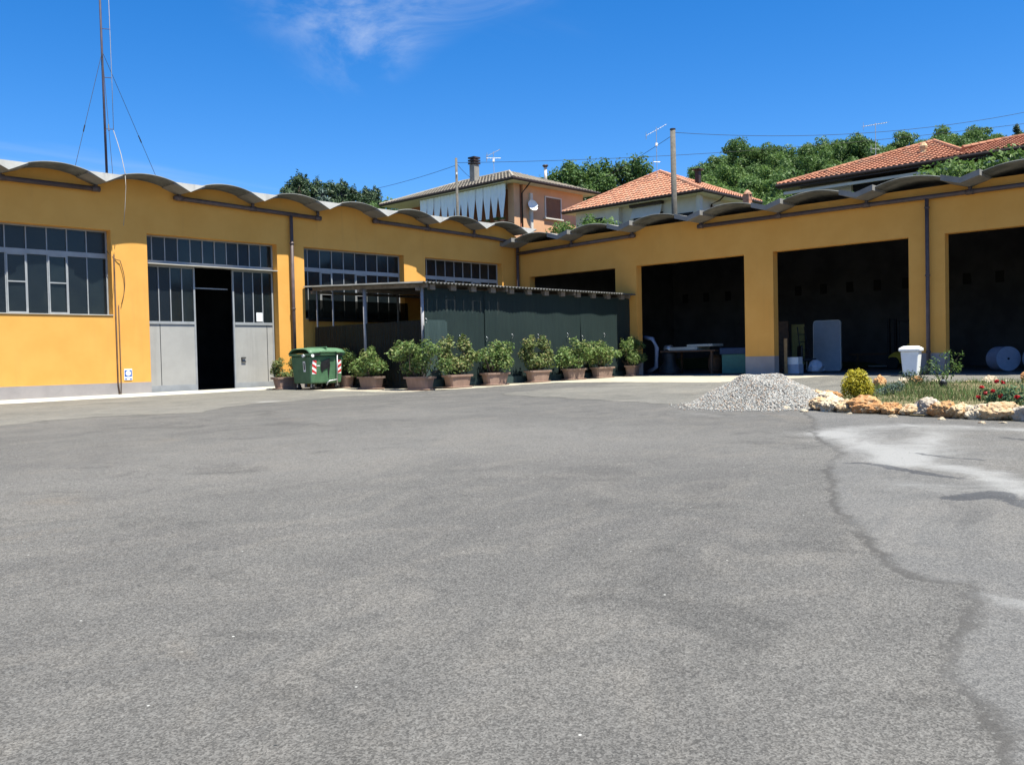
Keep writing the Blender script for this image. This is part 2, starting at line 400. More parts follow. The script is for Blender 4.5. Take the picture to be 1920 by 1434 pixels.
def thing(name, label, cat, loc=(0, 0, 0), rz=0, group=None):
    o = bpy.data.objects.new(name, None); o.empty_display_size = .2; COL.objects.link(o)
    o.location = loc; o.rotation_euler = (0, 0, rz)
    return tag(o, label, cat, group)
def copy_tree(o, parent=None):
    c = o.copy(); COL.objects.link(c)
    if parent: c.parent = parent
    for ch in list(o.children): copy_tree(ch, c)
    return c
def gz(x, y): return -.2+.007*x-.00057*x*y

# ------------------------------------------------------------------ the ground
def hill(x, y):
    fx, fy = x+31.277, y+29.185
    ww = fx*.7256+fy*.6880; v = fx*.6880-fy*.7256
    sm = lambda t: np.clip(t, 0, 1)**2*(3-2*np.clip(t, 0, 1))
    back = np.maximum(x, y)
    z = 6.2*sm((back-11)/9.)*sm((ww-40)/10.)
    z = z+2.5*sm((ww-70)/60)+17*sm((ww-82)/75)*sm((v-10)/30)+1.6*sm((ww-120)/40)*sm((v-48)/18)
    return z+20*sm((ww-180)/250)
gx = np.concatenate([np.arange(-400, -80, 40), np.arange(-80, -40, 8.), np.arange(-40, 60, 2.), np.arange(60, 240, 5), np.arange(240, 700, 40.)])
X, Y = np.meshgrid(gx, gx, indexing='ij')
yard = np.where((X < 12) & (Y < 12), gz(np.clip(X, -60, 0), np.clip(Y, -60, 0))-.35, -.5)
Z = yard+hill(X, Y)
n = len(gx); idx = np.arange(n*n).reshape(n, n)
tag(mesh_np('ground', np.stack([X, Y, Z], -1).reshape(-1, 3), np.stack([idx[:-1, :-1], idx[1:, :-1], idx[1:, 1:], idx[:-1, 1:]], -1).reshape(-1, 4), 'ground_earth', None, True), kind='structure')

# yard surfaces share one fine grid
S = .1
xs = np.concatenate([np.arange(-75, -33, 1.5), np.arange(-33, .001, S)]); ys = np.concatenate([np.arange(-75, -31, 1.5), np.arange(-31, .001, S)])
X, Y = np.meshgrid(xs, ys, indexing='ij')
def inpoly(px, py, poly):
    ins = np.zeros(px.shape, bool); k = len(poly)
    for i in range(k):
        x0, y0 = poly[i]; x1, y1 = poly[(i+1) % k]
        if y0 == y1: continue
        c = ((y0 > py) != (y1 > py)) & (px < (x1-x0)*(py-y0)/(y1-y0)+x0); ins ^= c
    return ins
def seg_dist(px, py, pts):
    d = np.full(px.shape, 1e9)
    for (x0, y0), (x1, y1) in zip(pts[:-1], pts[1:]):
        dx, dy = x1-x0, y1-y0; t = np.clip(((px-x0)*dx+(py-y0)*dy)/(dx*dx+dy*dy+1e-9), 0, 1)
        d = np.minimum(d, np.hypot(px-x0-t*dx, py-y0-t*dy))
    return d
def blob(px, py, cx_, cy_, rx, ry, ang=0):
    a = math.radians(ang); u = (px-cx_)*math.cos(a)+(py-cy_)*math.sin(a); v = -(px-cx_)*math.sin(a)+(py-cy_)*math.cos(a)
    return np.exp(-((u/rx)**2+(v/ry)**2))
# cement wash, the brown run-off line and the puddles by the garden ring
def line(pts, wd): return np.exp(-(seg_dist(X, Y, pts)/wd)**2)
wash = .85*line([(-18.41, -23.39), (-17.64, -23.39), (-17.28, -23.57), (-16.93, -23.92), (-16.75, -24.64), (-16.83, -25.51)], .42)
wash += .9*line([(-18.59, -23.51), (-19.33, -24.18), (-19.98, -24.71), (-20.5, -25.15)], .36)+.7*line([(-20.4, -25.2), (-19.5, -25.02), (-18.43, -24.79), (-17.47, -24.57)], .34)
wash += .95*line([(-21.0, -25.25), (-20.9, -25.7), (-21.19, -26.28), (-21.9, -26.8), (-22.5, -27.3)], .3)+.45*line([(-22.22, -25.75), (-22.33, -26.14)], .3)
wash += .42*blob(X, Y, -19.2, -25.0, 2.4, 1.5, 40)+.4*blob(X, Y, -22.8, -27.2, 1.6, .8, 50)+.5*blob(X, Y, -25.0, -28.3, 1.3, .7, 50)+.6*blob(X, Y, -26.4, -28.5, .9, .5, 60)
wash += .8*line([(-25.72, -27.55), (-25.85, -28.6)], .09)
wash += 1.1*blob(X, Y, -17.9, -7.4, .55, .5, 20)+.5*blob(X, Y, -19.4, -8.2, 1.0, .3, 30)
wash += .55*line([(-16.1, -19.2), (-16.6, -20.6), (-15.9, -21.3)], .3)+.35*blob(X, Y, -12, -15, 3, 1.2, 70)
run = [(-15.4, -21.5), (-16.88, -22.39), (-18.55, -23.13), (-19.45, -23.71), (-20.46, -24.42), (-21.03, -24.57), (-21.77, -24.81), (-22.4, -25.18), (-23.01, -25.41), (-23.72, -25.78), (-24.37, -26.2), (-25.03, -26.63), (-25.48, -26.98), (-25.61, -27.22), (-25.59, -27.39), (-25.76, -27.53), (-26.12, -27.59), (-26.47, -27.63), (-26.72, -27.69), (-27.04, -27.79), (-27.19, -27.9), (-27.37, -28.03), (-27.54, -28.14), (-27.8, -28.24), (-28.4, -28.6)]
def signed(pts):
    best = np.full(X.shape, 1e9); sg = np.ones(X.shape)
    for (x0, y0), (x1, y1) in zip(pts[:-1], pts[1:]):
        dx, dy = x1-x0, y1-y0; t = np.clip(((X-x0)*dx+(Y-y0)*dy)/(dx*dx+dy*dy+1e-9), 0, 1)
        ex, ey = X-x0-t*dx, Y-y0-t*dy; d = np.hypot(ex, ey); m = d < best
        best = np.where(m, d, best); sg = np.where(m, np.sign(ex*.688-ey*.7256), sg)
    return np.clip(best, 0, 3)*sg
damp = signed(run)
wet = .95*line([(-21.18, -24.83), (-21.09, -24.97), (-21.16, -25.18), (-21.35, -25.48), (-21.41, -25.67)], .13)+.9*line([(-21.51, -25.78), (-21.59, -25.99), (-21.64, -26.16)], .12)
wet += 1.0*line([(-22.78, -26.47), (-22.55, -26.58), (-22.31, -26.69), (-22.72, -27.0), (-23.0, -27.4)], .2)+.85*line([(-20.01, -25.17), (-20.19, -25.59), (-20.2, -25.94)], .12)+.85*line([(-17.89, -25.53), (-18.07, -25.83)], .13)+.6*line([(-17.0, -24.9), (-17.3, -25.3)], .1)
def sheet(name, mask, lift, mat, label_kind='structure'):
    i, j = np.nonzero(mask)
    quad = np.stack([i*len(ys)+j, (i+1)*len(ys)+j, (i+1)*len(ys)+j+1, i*len(ys)+j+1], -1)
    used, inv = np.unique(quad.ravel(), return_inverse=True)
    V = np.stack([X, Y, gz(X, Y)+lift], -1).reshape(-1, 3)[used]
    o = mesh_np(name, V, inv.reshape(-1, 4), mat, None, True)
    for nm, a in (('stain', wash), ('damp', damp), ('wet', wet)):
        at = o.data.attributes.new(nm, 'FLOAT', 'POINT'); at.data.foreach_set('value', a.ravel()[used].astype(np.float32))
    return tag(o, kind=label_kind)
Xc = (X[:-1, :-1]+X[1:, 1:])/2; Yc = (Y[:-1, :-1]+Y[1:, 1:])/2
wob = .12*np.sin(Xc*1.7+.6*np.sin(Yc*2.1))+.08*np.sin(Yc*3.3+Xc*4.1)
apron = [(-12.9, -7.55), (-10.6, -7.75), (-6.5, -7.85), (-5.9, -10.6), (-5.7, -14.0), (-4.0, -14.8), (-.1, -16), (.5, -16), (.5, .5), (-11.5, .5), (-11.5, -2.8), (-13.4, -2.8), (-13.2, -6)]
strip = [(-75, -8.9), (-26, -9.0), (-23, -8.6), (-21, -9.4), (-18.7, -7.9), (-15.7, -7.75), (-12.8, -7.65), (-12.8, .5), (-75, .5)]
right = [(-12.9, -11.1), (-6.1, -10.9), (-.1, -10.9), (.5, -11), (.5, -75), (-13.5, -75), (-13.8, -26), (-14.9, -21.5), (-14.4, -17.9)]
A_in = inpoly(Xc+wob*.5, Yc+wob*.5, apron); S_in = inpoly(Xc, Yc+wob, strip) & ~A_in; R_in = inpoly(Xc+wob, Yc, right) & ~A_in
sheet('asphalt_yard', np.ones_like(A_in), 0, 'asphalt')
sheet('worn_pavement', S_in, .004, 'asphalt_old')
sheet('worn_pavement', R_in, .004, 'asphalt_old')
sheet('concrete_apron', A_in, .004, 'concrete')
k = MB(); xk = np.arange(-34, -12.1, .5)
pr = [[(x, -.002, gz(x, 0)-.05) for x in xk], [(x, -.002, gz(x, 0)+.09) for x in xk], [(x, -.42-.05*math.sin(x*2.3), gz(x, -.4)+.05) for x in xk], [(x, -.55-.08*math.sin(x*2.3+1), gz(x, -.5)+.006) for x in xk]]
k.grid(pr); tag(build('kerb_strip', k, 'kerb', smooth=False), kind='structure')

# ------------------------------------------------------------------ the yellow workshop
def cell_wall(us, zs, solid, fn, thick):
    mb = MB(); nu, nz_ = len(us)-1, len(zs)-1
    F = lambda i, j: 0 <= i < nu and 0 <= j < nz_ and solid((us[i]+us[i+1])/2, (zs[j]+zs[j+1])/2)
    for i in range(nu):
        for j in range(nz_):
            if not F(i, j): continue
            a, b, c, d = us[i], us[i+1], zs[j], zs[j+1]
            mb.add([fn(a, c, 0), fn(b, c, 0), fn(b, d, 0), fn(a, d, 0)], [(0, 1, 2, 3)])
            mb.add([fn(a, c, thick), fn(a, d, thick), fn(b, d, thick), fn(b, c, thick)], [(0, 1, 2, 3)])
            for (di, dj, p, q) in ((-1, 0, (a, c), (a, d)), (1, 0, (b, d), (b, c)), (0, -1, (b, c), (a, c)), (0, 1, (a, d), (b, d))):
                if not F(i+di, j+dj):
                    mb.add([fn(p[0], p[1], 0), fn(q[0], q[1], 0), fn(q[0], q[1], thick), fn(p[0], p[1], thick)], [(0, 1, 2, 3)])
    return mb
WS = thing('workshop', 'long yellow L-shaped workshop with scalloped vault roof and tall open bays', 'building', (0, 0, -.2))
fl = lambda u, z, d: (u, d, z)          # left wing facade, d into the building (+y)
fr = lambda u, z, d: (d, u, z)          # right wing facade, d into the building (+x)
LO = [(-23.66, -18.83, 2.26), (-17.66, -12.8, -9), (-11.65, -6.81, 2.26), (-5.65, -.99, 2.26)]
LT = 4.96
us = sorted({-34, 0.} | {v for o_ in LO for v in o_[:2]})
build('wall', cell_wall(us, [-.8, 2.26, LT, 6.28], lambda u, z: not any(a < u < b and zb < z < LT for a, b, zb in LO), fl, .42), 'plaster', WS, True)
# scalloped head of the left wall, up to the vaults
LV = [-19.3+2.742*i for i in range(-5, 8)]            # valley beam positions
def lprof(x):
    k_ = (x-LV[0])/2.742; t = (k_-math.floor(k_))*2.742; e = min(t, 2.742-t)
    if e < .5: return 6.31+.18*e/.5
    q = (t-.5)/(2.742-1.0); return 6.495+.165*(1-(2*q-1)**2)
xt = np.arange(-33, -.049, .1)
hd = MB()
hd.grid([[(x, .003, 6.28) for x in xt], [(x, .003, lprof(x)+.02) for x in xt]])
hd.grid([[(x, .3, 6.28) for x in xt], [(x, .3, lprof(x)+.02) for x in xt]])
build('wall_head', hd, 'plaster', WS, True)
RO = [(-5.7, -.8), (-11.76, -6.79), (-17.83, -12.94), (-23.85, -18.98)]; RT = 4.34
us = sorted({-30., 0.} | {v for o_ in RO for v in o_})
build('wall', cell_wall(us, [-.8, RT, 5.9], lambda u, z: not any(a < u < b and z < RT for a, b in RO), fr, .35), 'plaster', WS, True)
# grey plinths, a few millimetres proud of the plaster
for a, b in ((-34, -17.66), (-12.8, -11.66)):
    nb = 24; rows_ = [[(a+(b-a)*i/nb, -.004, z if z > 0 else -.7) for i in range(nb+1)] for z in (-1, .12)]
    rows_.append([(a+(b-a)*i/nb, .01, .12) for i in range(nb+1)])
    m_ = MB().grid(rows_); m_.add([(b, -.004, -.7), (b, .418, -.7), (b, .418, .12), (b, -.004, .12)], [(0, 1, 2, 3)]); m_.add([(a, -.004, -.7), (a, -.004, .12), (a, .418, .12), (a, .418, -.7)], [(0, 1, 2, 3)])
    if a == -34: m_.v = [(v[0]+.004*(v[0] == b), v[1], v[2]) for v in m_.v]
    build('plinth', m_, 'plinth', WS, True)
for a, b in ((-.8, 0), (-6.79, -5.7), (-12.94, -11.76), (-18.98, -17.83), (-30, -23.85)):
    build('plinth', MB().box(-.004, .354, a-.004, b+(.004 if b < 0 else -.01), -.6, .49), 'plinth', WS, True)
# rooms
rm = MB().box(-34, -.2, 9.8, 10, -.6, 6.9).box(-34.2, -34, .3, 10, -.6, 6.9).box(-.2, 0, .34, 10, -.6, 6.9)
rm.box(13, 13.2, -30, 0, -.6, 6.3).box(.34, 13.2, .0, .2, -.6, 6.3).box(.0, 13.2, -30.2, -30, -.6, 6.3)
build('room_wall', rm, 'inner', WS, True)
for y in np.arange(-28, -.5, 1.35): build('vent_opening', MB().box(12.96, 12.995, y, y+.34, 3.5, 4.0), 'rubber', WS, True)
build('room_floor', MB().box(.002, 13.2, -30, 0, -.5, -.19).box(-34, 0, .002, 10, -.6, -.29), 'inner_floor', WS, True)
# vaults and valley beams
def vault(p0, p1, z0, zc, s0, s1, fn):
    ss = list(np.arange(s0, s0+2.2, .177/6))+[s0+3, (s0+s1)/2, s1]
    mb = MB(); rows_ = []
    for i, s_ in enumerate(ss):
        a = .022*math.sin(2*PI*(s_-s0)/.177) if s_ < s0+2.2 else 0
        rows_.append([fn(p0+(p1-p0)*q, z0+(zc-z0)*(1-(2*q-1)**2)+a, s_) for q in np.linspace(0, 1, 19)])
    return mb.grid(rows_)
def vbeam(p, zb, hw, rise, th, s0, s1, fn):
    poly = [(p-hw, zb+rise), (p, zb), (p+hw, zb+rise), (p+hw, zb+rise+th), (p, zb+th), (p-hw, zb+rise+th)]
    mb = MB(); n = 6
    vs = [fn(a, b, s0) for a, b in poly]+[fn(a, b, s1) for a, b in poly]
    return mb.add(vs, [(0, 1, 4, 5), (1, 2, 3, 4), (6, 11, 10, 7), (7, 10, 9, 8)]+[(i, 6+i, 6+(i+1) % n, (i+1) % n) for i in range(n)])
for i, p in enumerate(LV):
    if p > 0: continue
    b_ = build('valley_beam', vbeam(p, 6.31, .53, .19, .06, -.9, 9.9, fl), 'soffit', WS, True)
    build('end_plate', MB().prism([(p-.53, 6.56), (p, 6.30), (p+.53, 6.56)], fl, -.925, -.902), 'fascia', b_, True)
    if i+1 < len(LV) and LV[i+1] < .2:
        build('roof_vault', vault(p+.44, LV[i+1]-.44, 6.54, 6.692, -.86, 9.9, fl), 'fibre', WS, True, True, 0, .03)
RV = [-.16-3.272*i for i in range(0, 10)]
for i, p in enumerate(RV):
    b_ = build('valley_beam', vbeam(p, 5.71, .57, .17, .18, -1.1, 13.1, fr), 'soffit', WS, True)
    if i+1 < len(RV):
        build('roof_vault', vault(RV[i+1]+.5, p-.5, 5.97, 6.17, -.88, 13.1, fr), 'fibre', WS, True, True, 0, .03)
# windows of the left wing
def window(a, b, z0, z1, zt, ncol, sashes, y=.33, lower=True):
    wdw = build('window', MB().box(a+.002, a+.05, y-.03, y+.03, z0, z1).box(b-.05, b-.002, y-.03, y+.03, z0, z1)
                .box(a+.05, b-.05, y-.03, y+.03, z1-.05, z1-.001).box(a+.05, b-.05, y-.03, y+.03, z0+.001, z0+.05), 'frame', WS, True)
    build('transom', MB().box(a+.05, b-.05, y-.05, y+.05, zt-.075, zt+.075), 'frame', wdw, True)
    first = .55 if ncol > 8 else 1.
    wds = [first]+[1.]*(ncol-1); tot = sum(wds); ed = [a+.05]
    for q in wds: ed.append(ed[-1]+(b-a-.1)*q/tot)
    for i in range(ncol):
        x0, x1 = ed[i], ed[i+1]
        rows_ = [(zt+.075, z1-.05)]+([(z0+.05, zt-.075)] if lower else [])
        for r_, (c, d) in enumerate(rows_):
            if i: build('mullion', MB().box(x0-.016, x0+.016, y-.025, y+.025, c, d), 'frame', wdw, True)
            t = RNG.uniform(-.012, .012)
            if r_ == 1 and i in sashes:
                zm = (c+d)/2+.05
                build('sash', MB().box(x0+.017, x0+.055, y-.045, y+.02, c, d).box(x1-.055, x1-.017, y-.045, y+.02, c, d).box(x0+.055, x1-.055, y-.045, y+.02, c, c+.04)
                      .box(x0+.055, x1-.055, y-.045, y+.02, d-.04, d).box(x0+.055, x1-.055, y-.045, y+.02, zm-.02, zm+.02), 'frame', wdw, True)
                for e, f_ in ((c+.04, zm-.02), (zm+.02, d-.04)):
                    build('pane', MB().add([(x0+.05, y+t, e), (x1-.05, y-t, e), (x1-.05, y-t, f_), (x0+.05, y+t, f_)], [(0, 1, 2, 3)]), 'glass', wdw, True)
            else:
                build('pane', MB().add([(x0+.01, y+t, c), (x1-.01, y-t, c), (x1-.01, y-t, d), (x0+.01, y+t, d)], [(0, 1, 2, 3)]), 'glass', wdw, True)
    if z0 > 1: build('sill', MB().box(a+.003, b-.003, -.03, y-.03, z0+.002, z0+.03), 'kerb', wdw, True)
    return wdw
window(-23.66, -18.83, 2.26, LT, 4.16, 8, (1, 3, 5), lower=True)
window(-17.66, -12.8, 3.98, LT, 4.06, 11, (), lower=False)
window(-11.65, -6.81, 2.26, LT, 4.16, 9, (2, 5))
window(-5.65, -.99, 2.26, LT, 4.16, 9, (3, 6))
def leaf_door(a, b, ncol, seam, handle=None):
    y = .32; d_ = build('sliding_door', MB().box(a, a+.06, y-.03, y+.03, -.27, 3.98).box(b-.06, b, y-.03, y+.03, -.27, 3.98).box(a+.06, b-.06, y-.03, y+.03, 3.92, 3.975)
        .box(a+.06, b-.06, y-.052, y+.03, 2.03, 2.12).box(a+.06, b-.06, y-.03, y+.03, -.27, -.02), 'frame', WS, True)
    build('panel', MB().box(a+.06, seam-.012, y-.018, y+.018, -.02, 2.03), 'door_paint', d_, True)
    build('panel', MB().box(seam+.012, b-.06, y-.018, y+.018, -.02, 2.03), 'door_paint', d_, True)
    build('joint', MB().box(seam-.012, seam+.012, y-.008, y+.018, -.02, 2.03), 'black', d_, True)
    for i in range(ncol):
        x0 = a+.06+(b-a-.12)*i/ncol; x1 = a+.06+(b-a-.12)*(i+1)/ncol
        if i: build('mullion', MB().box(x0-.016, x0+.016, y-.025, y+.025, 2.12, 3.92), 'frame', d_, True)
        t = RNG.uniform(-.01, .01)
        build('pane', MB().add([(x0, y+t, 2.12), (x1, y-t, 2.12), (x1, y-t, 3.92), (x0, y+t, 3.92)], [(0, 1, 2, 3)]), 'glass', d_, True)
    if handle:
        build('handle', MB().box(handle, handle+.17, y-.06, y-.04, .84, .88).box(handle, handle+.03, y-.04, y-.018, .72, .88).box(handle, handle+.17, y-.06, y-.04, .70, .74), 'black', d_, True)
    return d_
leaf_door(-17.64, -15.88, 4, -17.16)
dr = leaf_door(-14.47, -12.83, 4, -13.12, -14.2)
build('notice', MB().box(-13.55, -13.3, .28, .285, 2.16, 2.48), 'white', dr, True)
build('cross_bar', MB().box(-15.87, -14.48, .6, .64, 3.28, 3.32), 'frame', WS, True)
# rain pipes
def pipe(name, pts, r, parent=WS): return build(name, MB().tube(pts, r, 10), 'pipe', parent, True, True)
g1 = pipe('gutter_pipe', [(-33, -.14, 6.2), (-19.35, -.14, 6.19)], .075)
g2 = pipe('gutter_pipe', [(-16.75, -.14, 6.2), (-11.05, -.14, 6.06)], .075)
g3 = pipe('gutter_pipe', [(-8.45, -.14, 6.2), (-1.6, -.14, 6.05), (-.75, -.2, 5.98), (-.5, -.35, 5.8)], .07)
for x, g_, z in ((-22.04, g1, 6.2), (-19.3, g1, 6.19), (-16.56, g2, 6.2), (-13.82, g2, 6.13), (-11.07, g2, 6.06), (-8.33, g3, 6.2), (-5.59, g3, 6.14), (-2.85, g3, 6.08)):
    pipe('spout', [(x, -.14, 6.34), (x, -.14, z+.02)], .06, g_)
    pipe('collar', [(x-.12, -.14, z), (x+.12, -.14, z)], .09, g_)
dp = pipe('downpipe', [(-12.25, -.14, 6.06), (-12.25, -.14, -.25)], .065)
for z in (5.0, 2.6, .6): pipe('bracket', [(-12.25, -.14, z), (-12.25, -.14, z+.05)], .082, dp)
h1_ = pipe('gutter_pipe', [(-.14, -.2, 5.45), (-.14, -6.85, 5.58)], .075)
h2_ = pipe('gutter_pipe', [(-.14, -10.0, 5.6), (-.14, -29, 5.52)], .075)
for y, g_, z in ((-3.43, h1_, 5.52), (-6.7, h1_, 5.58), (-9.98, h2_, 5.6), (-13.25, h2_, 5.59), (-16.5, h2_, 5.57), (-19.8, h2_, 5.555), (-23, h2_, 5.54)):
    pipe('spout', [(-.14, y, 5.74), (-.14, y, z)], .06, g_); pipe('collar', [(-.14, y-.12, z), (-.14, y+.12, z)], .09, g_)
dp = pipe('downpipe', [(-.14, -.2, 5.72), (-.14, -.2, -.2)], .07)
dp = pipe('downpipe', [(-.14, -18.48, 5.56), (-.14, -18.48, -.12), (-.2, -18.4, -.17), (-.3, -17.9, -.17)], .065)
for z in (5.2, 3.0, .5): pipe('bracket', [(-.14, -18.48, z), (-.14, -18.48, z+.05)], .085, dp)
# conduits and cables by the first pillar
cb = build('conduit', MB().tube([(-18.76, -.03, 4.2), (-18.76, -.03, .12), (-18.72, -.03, -.28)], .022, 6).tube([(-18.66, -.03, 2.6), (-18.66, -.03, .1), (-18.68, -.03, -.28)], .014, 6), 'brown_wood', WS, True, True)
build('loose_cable', MB().tube([(-18.95+.35*q, .05-.1*q, 4.3-.28*math.sin(q*1.6)) for q in np.linspace(0, 1, 8)]+[(-18.58+.13*math.sin(q*PI), -.05, 4.02-1.4*q) for q in np.linspace(0, 1, 10)], .012, 5), 'brown_wood', cb, True, True)

# plate on the pillar
t = thing('notice_plate', 'small blue and white plate on the yellow pillar beside the grey sliding door', 'sign', (-18.42, -.012, .38))
build('plate', MB().box(-.13, .13, -.006, .006, -.18, .18), 'white', t)
build('blue_field', MB().box(-.115, .115, -.009, -.007, -.07, .14), 'blue', t)
d_ = MB(); d_.add([(.085*math.cos(a), -.011, .04+.085*math.sin(a)) for a in np.linspace(0, 2*PI, 24)[:-1]], [tuple(range(23))[::-1]]); build('disc', d_, 'white', t)
build('band', MB().box(-.115, -.04, -.009, -.007, -.16, -.125).box(.04, .115, -.009, -.007, -.16, -.125), 'blue', t)

# hanging cable and mast on the left roof
cbl = tag(build('hanging_cable', MB().tube([(-18.72, -.95, 6.55), (-18.72, -.97, 6.2), (-18.76, -.96, 5.6), (-18.82, -.94, 5.0)], .009, 5), 'white_cable', smooth=True), 'thin pale cable hanging from the roof edge above the yellow pillar', 'cable')
ms = thing('antenna_mast', 'tall dark guyed mast standing on the workshop roof with a pale cable', 'mast', (-18.2, 1.6, 6.5))
ax = lambda z: -.0*z
build('pole', MB().tube([(0, 0, -.1), (-.02, 0, 3.), (-.05, 0, 9)], .045, 8, .035), 'mast', ms, smooth=True)
for z in (2.05, 3.75, 5.35): build('stand_off', MB().tube([(-.02, 0, z), (.2, -.16, z-.01)], .012, 5), 'mast', ms)
build('aerial_rod', MB().tube([(.2, -.16, 1.95), (.2, -.16, 3.75), (.17, -.15, 9)], .009, 6), 'white_cable', ms, smooth=True)
build('feeder_cable', MB().tube([(.2, -.16, 2.), (.08, -.7, 1.5), (-.12, -1.4, .95), (-.5, -2.52, .1)], .012, 6), 'white_cable', ms, smooth=True)
for ex, ey, ez in ((-1.5, -1.0, .12), (-.75, -2.2, .05), (1.6, -.6, .12)):
    gw = build('guy_wire', MB().tube([(-.02, 0, 4.6), (ex, ey, ez)], .008, 5), 'wire', ms)
    m_ = Vector((-.02, 0, 4.6)).lerp(Vector((ex, ey, ez)), .6); e_ = Vector((-.02, 0, 4.6)).lerp(Vector((ex, ey, ez)), .65)
    build('insulator', MB().tube([m_, e_], .02, 6), 'black', gw)

# ------------------------------------------------------------------ things inside the open bays
t = thing('work_table', 'low dark work table with a pale slab on top in the second open bay', 'table', (1.6, -8.6, -.19))
for sx in (-.6, .6):
    for sy in (-1.1, 1.1): build('leg', MB().box(sx-.04, sx+.04, sy-.04, sy+.04, 0, .92), 'brown_wood', t)
build('table_top', MB().box(-.7, .7, -1.3, 1.3, .92, .98), 'brown_wood', t)
tag(build('pale_slab', MB().box(1.0, 2.0, -9.0, -7.5, .792, .93).box(1.05, 1.9, -9.7, -8.5, .932, 1.03), 'slab', bevel=.01), 'pale boards lying on the dark work table', 'board')
t = thing('barrel', 'brown barrel standing under the work table', 'barrel', (1.9, -9.3, -.19))
build('body', MB().lathe([(.22, 0), (.28, .2), (.29, .4), (.28, .6), (.22, .78)], 16), 'brown_wood', t, smooth=True)
t = thing('storage_box', 'teal storage cabinet with blue top beside the bay pillar', 'cabinet', (1.2, -10.85, -.19))
build('body', MB().box(-.45, .45, -.55, .55, .03, .78), 'teal_box', t, bevel=.01)
build('lid', MB().box(-.5, .5, -.62, .62, .782, 1.03), 'lid_blue', t, bevel=.02)
build('base', MB().box(-.42, .42, -.5, .5, 0, .03), 'black', t)
t = thing('extractor', 'grey machine with curved suction hose just inside the second bay', 'machine', (1.2, -6.55, -.19))
build('hose', MB().tube([(0, .1, .1), (-.05, -.35, .3), (-.05, -.4, 1.1), (-.05, -.2, 1.5), (0, .25, 1.58)], .09, 10), 'paper_roll', t, smooth=True)
build('body', MB().lathe([(.5, 0), (.5, .08), (.26, .5), (.3, .8), (.22, 1.05)], 18, (0, -1.0)), 'black', t, smooth=True)
build('motor', MB().tube([(-.05, -1.15, 1.05), (-.05, -.85, 1.05)], .17, 12), 'steel', t, smooth=True)
t = thing('mattress', 'pale mattress leaning upright in the middle of the third bay', 'mattress', (5.6, -12.45, -.19), math.radians(-82))
pf = []
W_, H_, R_ = .56, 2.1, .12
for (cx_, cz_, a0) in ((W_-R_, H_-R_, 0), (-W_+R_, H_-R_, 90), (-W_+R_, R_, 180), (W_-R_, R_, 270)):
    for q in range(0, 91, 22): pf.append((cx_+R_*math.cos(math.radians(a0+q)), cz_+R_*math.sin(math.radians(a0+q))))
build('cover', MB().prism(pf, lambda p, q, d: (p-.06*q*.5, d+.12*q, q+.0), -.1, .1), 'mattress', t, bevel=.03)
build('piping', MB().tube([(p-.03*q, -.1+.12*q, q) for p, q in pf+pf[:1]], .014, 5), 'white', t)
t = thing('forklift', 'yellow forklift parked deep in the dark third bay', 'forklift', (7.2, -15.3, -.19), math.radians(80))
build('body', MB().prism([(-.55, .25), (.75, .25), (.75, .55), (.5, .72), (.1, .72), (-.1, 1.05), (-.55, 1.05)], lambda p, q, d: (p, d, q), -.5, .5), 'yellow_paint', t, bevel=.04)
for sx in (-.38, .5):
    for sy in (-.52, .52): build('wheel', MB().tube([(sx, sy-.1, .26), (sx, sy+.1, .26)], .26, 16), 'rubber', t)
for sx in (-.45, .35):
    for sy in (-.42, .42): build('cage_post', MB().tube([(sx, sy, .7), (sx*.85, sy, 1.95)], .03, 6), 'black', t)
build('cage_roof', MB().box(-.45, .35, -.46, .46, 1.95, 2.0), 'black', t)
for sy in (-.25, .25): build('mast_rail', MB().box(.8, .9, sy-.05, sy+.05, .1, 2.1), 'black', t)
for sy in (-.22, .22): build('fork', MB().box(.9, 1.8, sy-.06, sy+.06, .12, .16), 'steel', t)
build('seat', MB().box(-.3, .1, -.25, .25, .74, .85).box(-.35, -.22, -.25, .25, .85, 1.25), 'black', t, bevel=.03)
for nm, (x, y), lb in (('paper_roll', (3.4, -19.75), 'large pale round roll lying on its side in the rightmost bay'), ('paper_roll', (3.0, -21.0), 'pale round roll at the frame edge in the rightmost bay')):
    t = thing(nm, lb, 'roll', (x, y, -.19), math.radians(-47), 'rolls in the open bay')
    build('body', MB().tube([(0, -.35, .42), (0, .35, .42)], .42, 28), 'paper_roll', t)
    build('core', MB().tube([(0, -.36, .42), (0, .36, .42)], .04, 10), 'black', t)
t = thing('leaning_plank', 'narrow pale plank leaning by the left jamb of the third bay', 'plank', (.6, -13.1, -.19))
build('board', MB().box(-.03, .01, -.06, .06, 0, 1.32), 'wood', t)
t = thing('crate_stack', 'pale boxes stacked by the left jamb of the third bay', 'boxes', (1.0, -13.25, -.19))
build('crate', MB().box(-.2, .2, -.25, .25, 0, .35), 'mattress', t, bevel=.01); build('crate', MB().box(-.18, .2, -.22, .24, .352, .62), 'white', t, bevel=.01)
t = thing('office_chair', 'dark padded chair back behind the boxes in the third bay', 'chair', (1.9, -13.3, -.19), math.radians(40))
build('backrest', MB().box(-.3, .3, .2, .3, .6, 1.05), 'black', t, bevel=.05); build('seat', MB().box(-.3, .3, -.3, .25, .45, .55), 'black', t, bevel=.04)
build('post', MB().tube([(0, 0, .08), (0, 0, .45)], .03, 8), 'steel', t)
for a in range(5): build('leg', MB().tube([(0, 0, .1), (.3*math.cos(a*1.257), .3*math.sin(a*1.257), .04)], .025, 6), 'black', t)
t = thing('step_ladder', 'thin dark ladder slanting in front of the yellow board', 'ladder', (2.6, -13.0, -.19), math.radians(-40))
